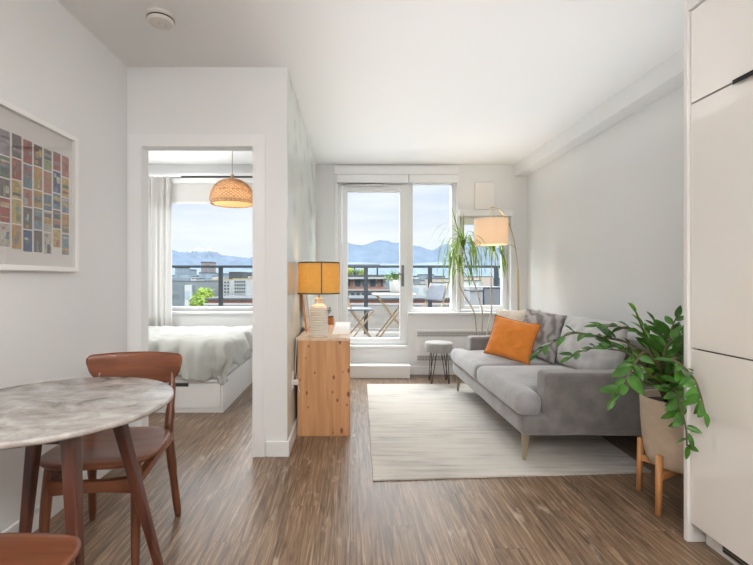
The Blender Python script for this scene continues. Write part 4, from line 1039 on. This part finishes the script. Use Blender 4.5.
# near brick and white terraced building across the street
Y0 = 42
a0, a1 = at(262, 276, Y0), at(386, 276, Y0)
t = thing('apartment_building', 'white and brick apartment building with long window bands across the street', 'building', ((a0.x+a1.x)/2, Y0, -15))
zz = lambda y, Y=Y0: at(0, y, Y).z
obj('wall', bx((a0.x, Y0, -15), (a1.x, Y0+14, zz(276))), BM_['white'], t)
obj('roof', bx((a0.x-.3, Y0-.4, zz(277.5)), (a1.x+.3, Y0+14, zz(274.8))), BM_['roof'], t)
obj('brick_band', bx((a0.x, Y0-.2, zz(290)), (a1.x, Y0, zz(287))), BM_['brick'], t)
win_grid(t, a0.x+.2, a1.x-.2, zz(286.8), zz(278.3), 16, 1, Y0, .72, .9)
obj('cornice', bx((a0.x, Y0-.7, zz(279)), (a1.x+.6, Y0, zz(277.2))), BM_['white'], t)
for i in range(9):
    xx = a0.x + (a1.x-a0.x)*(i+.5)/9
    obj('brick_pier', bx((xx-.13, Y0-.16, zz(286.8)), (xx+.13, Y0, zz(279))), BM_['brick'], t)
pv = at(352, 264, Y0+4); pw = at(380, 264, Y0+4)
pg = BM(); add_box(pg, (pv.x-6, Y0+4, at(0, 266.3, Y0+4).z), (pw.x, Y0+8, at(0, 264.5, Y0+4).z))
for x in (pv.x-4, pv.x+.2, pw.x-.3): add_box(pg, (x, Y0+5, zz(276)), (x+.15, Y0+5.2, at(0, 266, Y0+4).z))
obj('roof_canopy', pg, BM_['roof'], t)
Yc = 36; q0_, q1_ = at(215, 292, Yc), at(402, 292, Yc); zc_ = lambda y: zz(y, Yc)
t = thing('apartment_building', 'lower white building with square windows in front of the banded one', 'building', ((a0.x+q1_.x)/2, Yc, -15))
obj('wall', bx((at(262, 0, Yc).x, Yc, -15), (q1_.x, Yc+5, zc_(291))), BM_['white'], t)
win_grid(t, at(300, 0, Yc).x, q1_.x-.2, zc_(298.5), zc_(292.5), 18, 1, Yc, .55, .9)
obj('roof', bx((at(262, 0, Yc).x, Yc-.2, zc_(291)), (q1_.x+.1, Yc+5, zc_(290.6))), BM_['roof'], t)
obj('brick_band', bx((at(262, 0, Yc).x, Yc-.15, zc_(300.5)), (q1_.x, Yc, zc_(298.6))), BM_['brick'], t)
Yd = 30; zd = lambda y: zz(y, Yd)
t = thing('brick_terrace', 'long low brick terrace with dark lower windows beyond the railing', 'building', (0, Yd, -15))
obj('wall', bx((at(208, 0, Yd).x, Yd, -15), (at(452, 0, Yd).x, Yd+5, zd(299.5))), BM_['brick'], t)
obj('parapet', bx((at(206, 0, Yd).x, Yd-.25, zd(299.8)), (at(454, 0, Yd).x, Yd+5, zd(298))), BM_['dark'], t)
obj('ledge', bx((at(206, 0, Yd).x, Yd-.5, zd(305)), (at(454, 0, Yd).x, Yd, zd(303.2))), BM_['white'], t)
win_grid(t, at(300, 0, Yd).x, at(451, 0, Yd).x, zd(310), zd(305.6), 30, 1, Yd, .7, .9)
obj('ledge', bx((at(206, 0, Yd).x, Yd-2.5, zd(313)), (at(454, 0, Yd).x, Yd, zd(310.5))), BM_['roof'], t)
o = obj('brown_flat_roof', bx((-9, 9, -15), (9, 27.5, at(0, 316, 20).z)), mat('weathered_roof', (.055, .042, .032), .95, var=.5, vscale=1.2)); tag(o, 'weathered brown flat roof just below the balcony', 'building')
# roof garden shrubs
def shrub(label, c, r, m, name='shrub', n=420, ls=.35, trunk=True, group=None, sz=1.0, cat='shrub'):
    t = thing(name, label, cat, (c.x, c.y, c.z-r*1.1), group)
    b = BM(); rn = random.Random(int(c.x*10+r*100))
    for k in range(n):
        v = Vector((rn.gauss(0, 1), rn.gauss(0, 1), rn.gauss(0, 1))).normalized(); rr_ = r*(.55+.45*rn.random())*(1+.25*noise.noise(v*2.2+Vector((c.x, 0, 0))))
        p = c + Vector((v.x*rr_, v.y*rr_, v.z*rr_*sz)); add_leaf(b, p, Vector((rn.uniform(-1, 1), rn.uniform(-1, 1), rn.uniform(-.6, .6))), Vector((v.x, v.y, v.z+.4)), ls*rn.uniform(.6, 1.2), ls*.7)
    bmesh.ops.create_icosphere(b, subdivisions=2, radius=r*.72, matrix=Matrix.Translation(c) @ Matrix.Diagonal((1, 1, sz, 1)))
    obj('foliage', b, m, t)
    if trunk: obj('trunk', tube([(c.x, c.y, -15), (c.x, c.y, c.z)], r*.08, 8), M['cane'], t)
    return t
yg = mat('yellow_green_leaf', (.26, .33, .035), .7, var=.3, vscale=1, trans=.2); dg = mat('mid_green_leaf', (.10, .15, .05), .7, var=.4, vscale=1)
for k, (x, y, r, m_, lab) in enumerate([(349, 271, .55, yg, 'yellow-green shrub on the roof terrace nearest the door frame'), (356, 272.5, .42, dg, 'green roof terrace shrub under the canopy'),
                                   (363, 272.5, .45, yg, 'yellowish roof terrace shrub right of the green one')]):
    shrub(lab, at(x, y, Y0+3), r, m_, n=200, ls=.16, trunk=False, group='shrubs on the roof terrace')
# tree and buildings seen from the bedroom
shrub('bright green leafy tree among the buildings seen from the bedroom', at(204, 296.5, 45), 1.05, mat('spring_leaf', (.27, .36, .035), .7, var=.3, vscale=1, trans=.2), 'tree', 500, .3, sz=1.0, cat='tree')
shrub('small rounded green tree left of the brick terrace', at(197, 302, 38), .7, mat('spring_leaf_b', (.22, .32, .04), .7, var=.3, vscale=1, trans=.2), 'tree', 350, .28, cat='tree')
t, a, c = far_building('grey slab building with pale stair tower, left in the bedroom window', 166, 196, 281.5, 80, FM['grey'])
obj('stair_tower', bx((at(184, 0, 79).x, 79.3, -15), (at(190.5, 0, 79).x, 80, at(0, 285, 79.3).z)), FM['white'], t)
t, a, c = far_building('white apartment block with yellow roof band behind the railing post', 210, 231, 280, 108, BM_['white'], top=BM_['yellow'])
win_grid(t, a.x+.3, c.x-.3, at(0, 297, 108).z, a.z-.2, 6, 5, 108, .55, .5)
t, a, c = far_building('white apartment block with balconies right of the railing post', 233, 247, 279, 92, BM_['white'], top=BM_['yellow'])
win_grid(t, a.x+.3, c.x-.3, at(0, 297, 92).z, a.z-.2, 5, 5, 92, .6, .5)
t, a, c = far_building('stepped pale apartment block near the door jamb', 248, 275, 276, 108, BM_['white'])
win_grid(t, a.x+.3, c.x-.3, at(0, 297, 108).z, a.z-.2, 8, 6, 108, .55, .5)
far_building('dark rooftop plant house above the white blocks', 229, 242, 272.5, 140, BM_['dark'])
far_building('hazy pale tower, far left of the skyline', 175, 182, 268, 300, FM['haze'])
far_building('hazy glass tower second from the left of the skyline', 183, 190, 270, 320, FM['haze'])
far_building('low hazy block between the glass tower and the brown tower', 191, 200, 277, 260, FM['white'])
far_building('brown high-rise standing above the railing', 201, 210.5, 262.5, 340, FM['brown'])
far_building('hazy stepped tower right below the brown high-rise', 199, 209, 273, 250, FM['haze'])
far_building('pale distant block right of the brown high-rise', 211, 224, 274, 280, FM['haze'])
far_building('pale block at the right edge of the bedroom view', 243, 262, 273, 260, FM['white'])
# seen through the tall and the casement window
far_building('white mid-rise seen behind the balcony chair', 416, 426, 285, 110, FM['white'])
far_building('grey mid-rise beside the white one in the tall window', 408, 420, 280, 140, FM['grey'])
far_building('pink-beige block above the balcony chair', 432, 449, 279, 150, FM['beige'])
far_building('hazy low block in the middle of the tall window', 420, 434, 275, 300, FM['haze'])
far_building('pale building between the two windows', 440, 462, 283, 100, FM['white'])
far_building('white building above the light grey storage box', 461, 481, 281, 120, FM['white'])
far_building('beige building above the dark storage box', 479, 493, 277, 130, FM['beige'])
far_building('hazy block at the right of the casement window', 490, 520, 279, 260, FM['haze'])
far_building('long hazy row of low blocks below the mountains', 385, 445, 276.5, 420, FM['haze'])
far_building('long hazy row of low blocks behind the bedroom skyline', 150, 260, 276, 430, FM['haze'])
for lab, x0, x1, yt, Y, m_ in (('small white block on the skyline left of the railing post', 212, 219, 276.5, 190, FM['white']), ('narrow pale tower behind the green tree', 192, 197, 279, 170, FM['white']),
        ('grey block between the stair tower and the tree', 196.5, 204, 284, 130, FM['grey']), ('tan mid-rise behind the white balcony block', 236, 242, 275, 175, FM['beige']),
        ('white tower at the left edge of the tall window', 414, 419, 277, 210, FM['white']), ('tan block in the middle of the tall window', 424, 431, 281, 180, FM['beige']),
        ('white block above the back of the balcony chair', 437, 444, 284, 125, FM['white']), ('tan block left of the canes in the casement window', 466, 474, 277, 200, FM['beige'])):
    far_building(lab, x0, x1, yt, Y, m_, dep=8)
def ridge(name, Y, keys, base, m, seed, rough=1.5, x0=-60, x1=760):
    b = BM(); n = 320; top, bot, crest2 = [], [], []
    for i in range(n+1):
        px = x0 + (x1-x0)*i/n
        for (a, ya), (c, yc) in zip(keys, keys[1:]):
            if a <= px <= c: k = (px-a)/(c-a); k = k*k*(3-2*k); y = ya+(yc-ya)*k; break
        else: y = keys[-1][1] if px > keys[-1][0] else keys[0][1]
        y += rough*noise.fractal(Vector((px*.12, seed, 0)), 1.0, 2.2, 4)
        top.append(b.verts.new(at(px, y, Y)))
        q = at(px, y+12+2*noise.noise(Vector((px*.1, 3, seed))), Y*.93); crest2.append(b.verts.new(q))
        q = at(px, base, Y*.8); bot.append(b.verts.new(q))
    for i in range(n):
        b.faces.new((top[i], top[i+1], crest2[i+1], crest2[i])); b.faces.new((crest2[i], crest2[i+1], bot[i+1], bot[i]))
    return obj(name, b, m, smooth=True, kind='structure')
def mount_mat(name, c1, c2, snow=None, zs=0):  # rock tones with distance haze mixed into the colour
    m, N, L, b = tree_nodes(name); tc = N.new('ShaderNodeTexCoord'); n = N.new('ShaderNodeTexNoise'); n.inputs['Scale'].default_value = .03; n.inputs['Detail'].default_value = 6
    L.new(tc.outputs['Object'], n.inputs['Vector']); r = ramp(N, [(.35, c1), (.65, c2)]); L.new(n.outputs['Fac'], r.inputs['Fac']); last = r.outputs[0]
    if snow:
        sp = N.new('ShaderNodeSeparateXYZ'); L.new(tc.outputs['Object'], sp.inputs[0]); n2 = N.new('ShaderNodeTexNoise'); n2.inputs['Scale'].default_value = .12; n2.inputs['Detail'].default_value = 5; L.new(tc.outputs['Object'], n2.inputs['Vector'])
        ma = N.new('ShaderNodeMath'); ma.operation = 'MULTIPLY_ADD'; L.new(n2.outputs['Fac'], ma.inputs[0]); ma.inputs[1].default_value = 30; L.new(sp.outputs['Z'], ma.inputs[2])
        mr = N.new('ShaderNodeMapRange'); mr.inputs['From Min'].default_value = zs; mr.inputs['From Max'].default_value = zs+6; L.new(ma.outputs[0], mr.inputs['Value'])
        mx = N.new('ShaderNodeMix'); mx.data_type = 'RGBA'; L.new(mr.outputs[0], mx.inputs['Factor']); L.new(last, mx.inputs[6]); mx.inputs[7].default_value = (*snow, 1); last = mx.outputs[2]
    L.new(last, b.inputs['Base Color']); b.inputs['Roughness'].default_value = 1; b.inputs['Specular IOR Level'].default_value = 0
    return m
ridge('mountain_snow_range', 1400, [(-60, 262), (140, 258), (185, 252), (194, 250.5), (199, 247.5), (203, 249), (206, 251), (209, 246.5), (213, 250), (222, 255), (232, 256), (245, 258), (300, 262), (760, 268)], 275,
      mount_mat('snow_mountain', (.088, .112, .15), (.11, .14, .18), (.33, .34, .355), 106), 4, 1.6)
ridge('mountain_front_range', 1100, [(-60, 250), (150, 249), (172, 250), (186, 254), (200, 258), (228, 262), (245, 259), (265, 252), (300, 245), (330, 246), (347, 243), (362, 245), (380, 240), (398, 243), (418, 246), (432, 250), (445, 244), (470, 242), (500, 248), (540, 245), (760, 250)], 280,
      mount_mat('hazy_blue_mountain', (.088, .115, .155), (.105, .135, .175)), 9, 1.0)
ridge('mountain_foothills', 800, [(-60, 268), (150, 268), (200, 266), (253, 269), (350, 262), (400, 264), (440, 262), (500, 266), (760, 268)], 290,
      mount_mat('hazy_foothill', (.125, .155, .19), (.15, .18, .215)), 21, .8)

# ------------------------------------------------------------------ light
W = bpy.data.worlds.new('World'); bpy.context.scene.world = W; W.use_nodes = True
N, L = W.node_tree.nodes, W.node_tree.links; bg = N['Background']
tc = N.new('ShaderNodeTexCoord'); sp = N.new('ShaderNodeSeparateXYZ'); L.new(tc.outputs['Generated'], sp.inputs[0])
r = ramp(N, [(0.0, (.70, .76, .84)), (.06, (.76, .81, .87)), (.12, (.71, .765, .85)), (.20, (.62, .70, .83)), (.34, (.70, .72, .74))]); L.new(sp.outputs['Z'], r.inputs['Fac'])
mp = N.new('ShaderNodeMapping'); mp.inputs['Scale'].default_value = (1.5, 1.5, 9); L.new(tc.outputs['Generated'], mp.inputs[0])
n = N.new('ShaderNodeTexNoise'); n.inputs['Scale'].default_value = 2.2; n.inputs['Detail'].default_value = 6; L.new(mp.outputs[0], n.inputs['Vector'])
rc = ramp(N, [(.42, (0, 0, 0)), (.68, (.8, .8, .8))]); L.new(n.outputs['Fac'], rc.inputs['Fac'])
mx = N.new('ShaderNodeMix'); mx.data_type = 'RGBA'; L.new(rc.outputs[0], mx.inputs['Factor']); L.new(r.outputs[0], mx.inputs[6]); mx.inputs[7].default_value = (.86, .885, .92, 1)
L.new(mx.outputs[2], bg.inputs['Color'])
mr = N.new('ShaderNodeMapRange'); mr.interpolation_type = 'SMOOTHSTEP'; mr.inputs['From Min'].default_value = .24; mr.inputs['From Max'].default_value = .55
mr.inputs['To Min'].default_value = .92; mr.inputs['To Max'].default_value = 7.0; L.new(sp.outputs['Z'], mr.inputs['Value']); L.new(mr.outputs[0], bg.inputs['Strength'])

def area(name, loc, rot, sx, sy, e, col=(1, 1, 1), portal=False):
    l = bpy.data.lights.new(name, 'AREA'); l.shape = 'RECTANGLE'; l.size = sx; l.size_y = sy; l.energy = e; l.color = col
    if portal: l.cycles.is_portal = True
    if 'bounce' in name: l.spread = math.radians(115)
    o = bpy.data.objects.new(name, l); o.location = loc; o.rotation_euler = rot; C.objects.link(o); return o
for nme, x0, x1, z0, z1 in (('door', WX0, DXR, DZ, WTOP), ('tall', DXR, WX1, SZ, WTOP), ('casement', RX0, RX1, RZ0, RZ1), ('bedroom', BX0, BX1, BZ0, BZ1)):
    area('portal_'+nme, ((x0+x1)/2, YB+WT+.02, (z0+z1)/2), (-PI/2, 0, 0), x1-x0, z1-z0, 1, portal=True)
# added fill lights behind the camera, built as flat ceiling panels
for k, (x, y) in enumerate(((-.6, -1.0), (1.0, -1.0))):
    t = thing('fill_panel', 'flat white added fill light %s behind the viewer' % ('over the dining side' if k == 0 else 'over the kitchen side'), 'fill light', (x, y, H))
    obj('housing', bx((x-.55, y-.55, H-.03), (x+.55, y+.55, H)), M['plastic'], t)
    area('fill_lamp', (x, y, H-.04), (math.radians(24), math.radians(-30), 0) if k == 0 else (math.radians(14), math.radians(38), 0), 1.0, 1.0, 46 if k == 0 else 62, (1, .98, .955))
area('bounce_flash', (.1, -.9, 1.5), (PI, 0, 0), .8, .8, 60, (1, .985, .96))  # unseen upward fill lamp added behind the camera to brighten the ceiling
area('living_bounce', (.85, 3.2, 1.85), (PI, 0, 0), 2.2, 3.2, 10, (.97, .985, 1))  # added upward lamp with no fixture, lifts the living-room ceiling
for nme, x, wd, e in (('living', .75, 2.2, 215), ('bedroom', -1.7, 2.0, 22)):
    area('sky_fill_'+nme, (x, 5.62, 3.02), (math.radians(-48), 0, 0), wd, .9, e, (.94, .975, 1))  # unseen lamps added above the windows, standing in for bright sky
area('bedroom_bounce', (-2.0, 4.1, 1.7), (PI, 0, 0), 1.2, 1.2, 8, (1, .99, .975))  # unseen upward lamp added to brighten the bedroom ceiling
area('bedroom_ceiling_fill', (-2.6, 3.4, H-.05), (0, 0, 0), .8, .6, 20, (1, .98, .95))  # unseen area lamp under the bedroom ceiling, without a fixture

cam = bpy.data.cameras.new('Camera'); co = bpy.data.objects.new('Camera', cam); C.objects.link(co)
co.location = (0, 0, CZ); co.rotation_euler = (PI/2, 0, 0); cam.sensor_width = 36; cam.lens = F/753*36
cam.shift_x = (376.5-VX)/753; cam.shift_y = -(282.5-VY)/753; cam.clip_start = .05; cam.clip_end = 5000
S_ = bpy.context.scene; S_.camera = co
S_.view_settings.view_transform = 'Standard'; S_.view_settings.exposure = 0.40; S_.view_settings.look = 'None'
S_.cycles.use_denoising = True; S_.cycles.max_bounces = 10; S_.cycles.diffuse_bounces = 6; S_.cycles.transparent_max_bounces = 12
S_.cycles.caustics_reflective = False; S_.cycles.caustics_refractive = False; S_.cycles.sample_clamp_indirect = 6
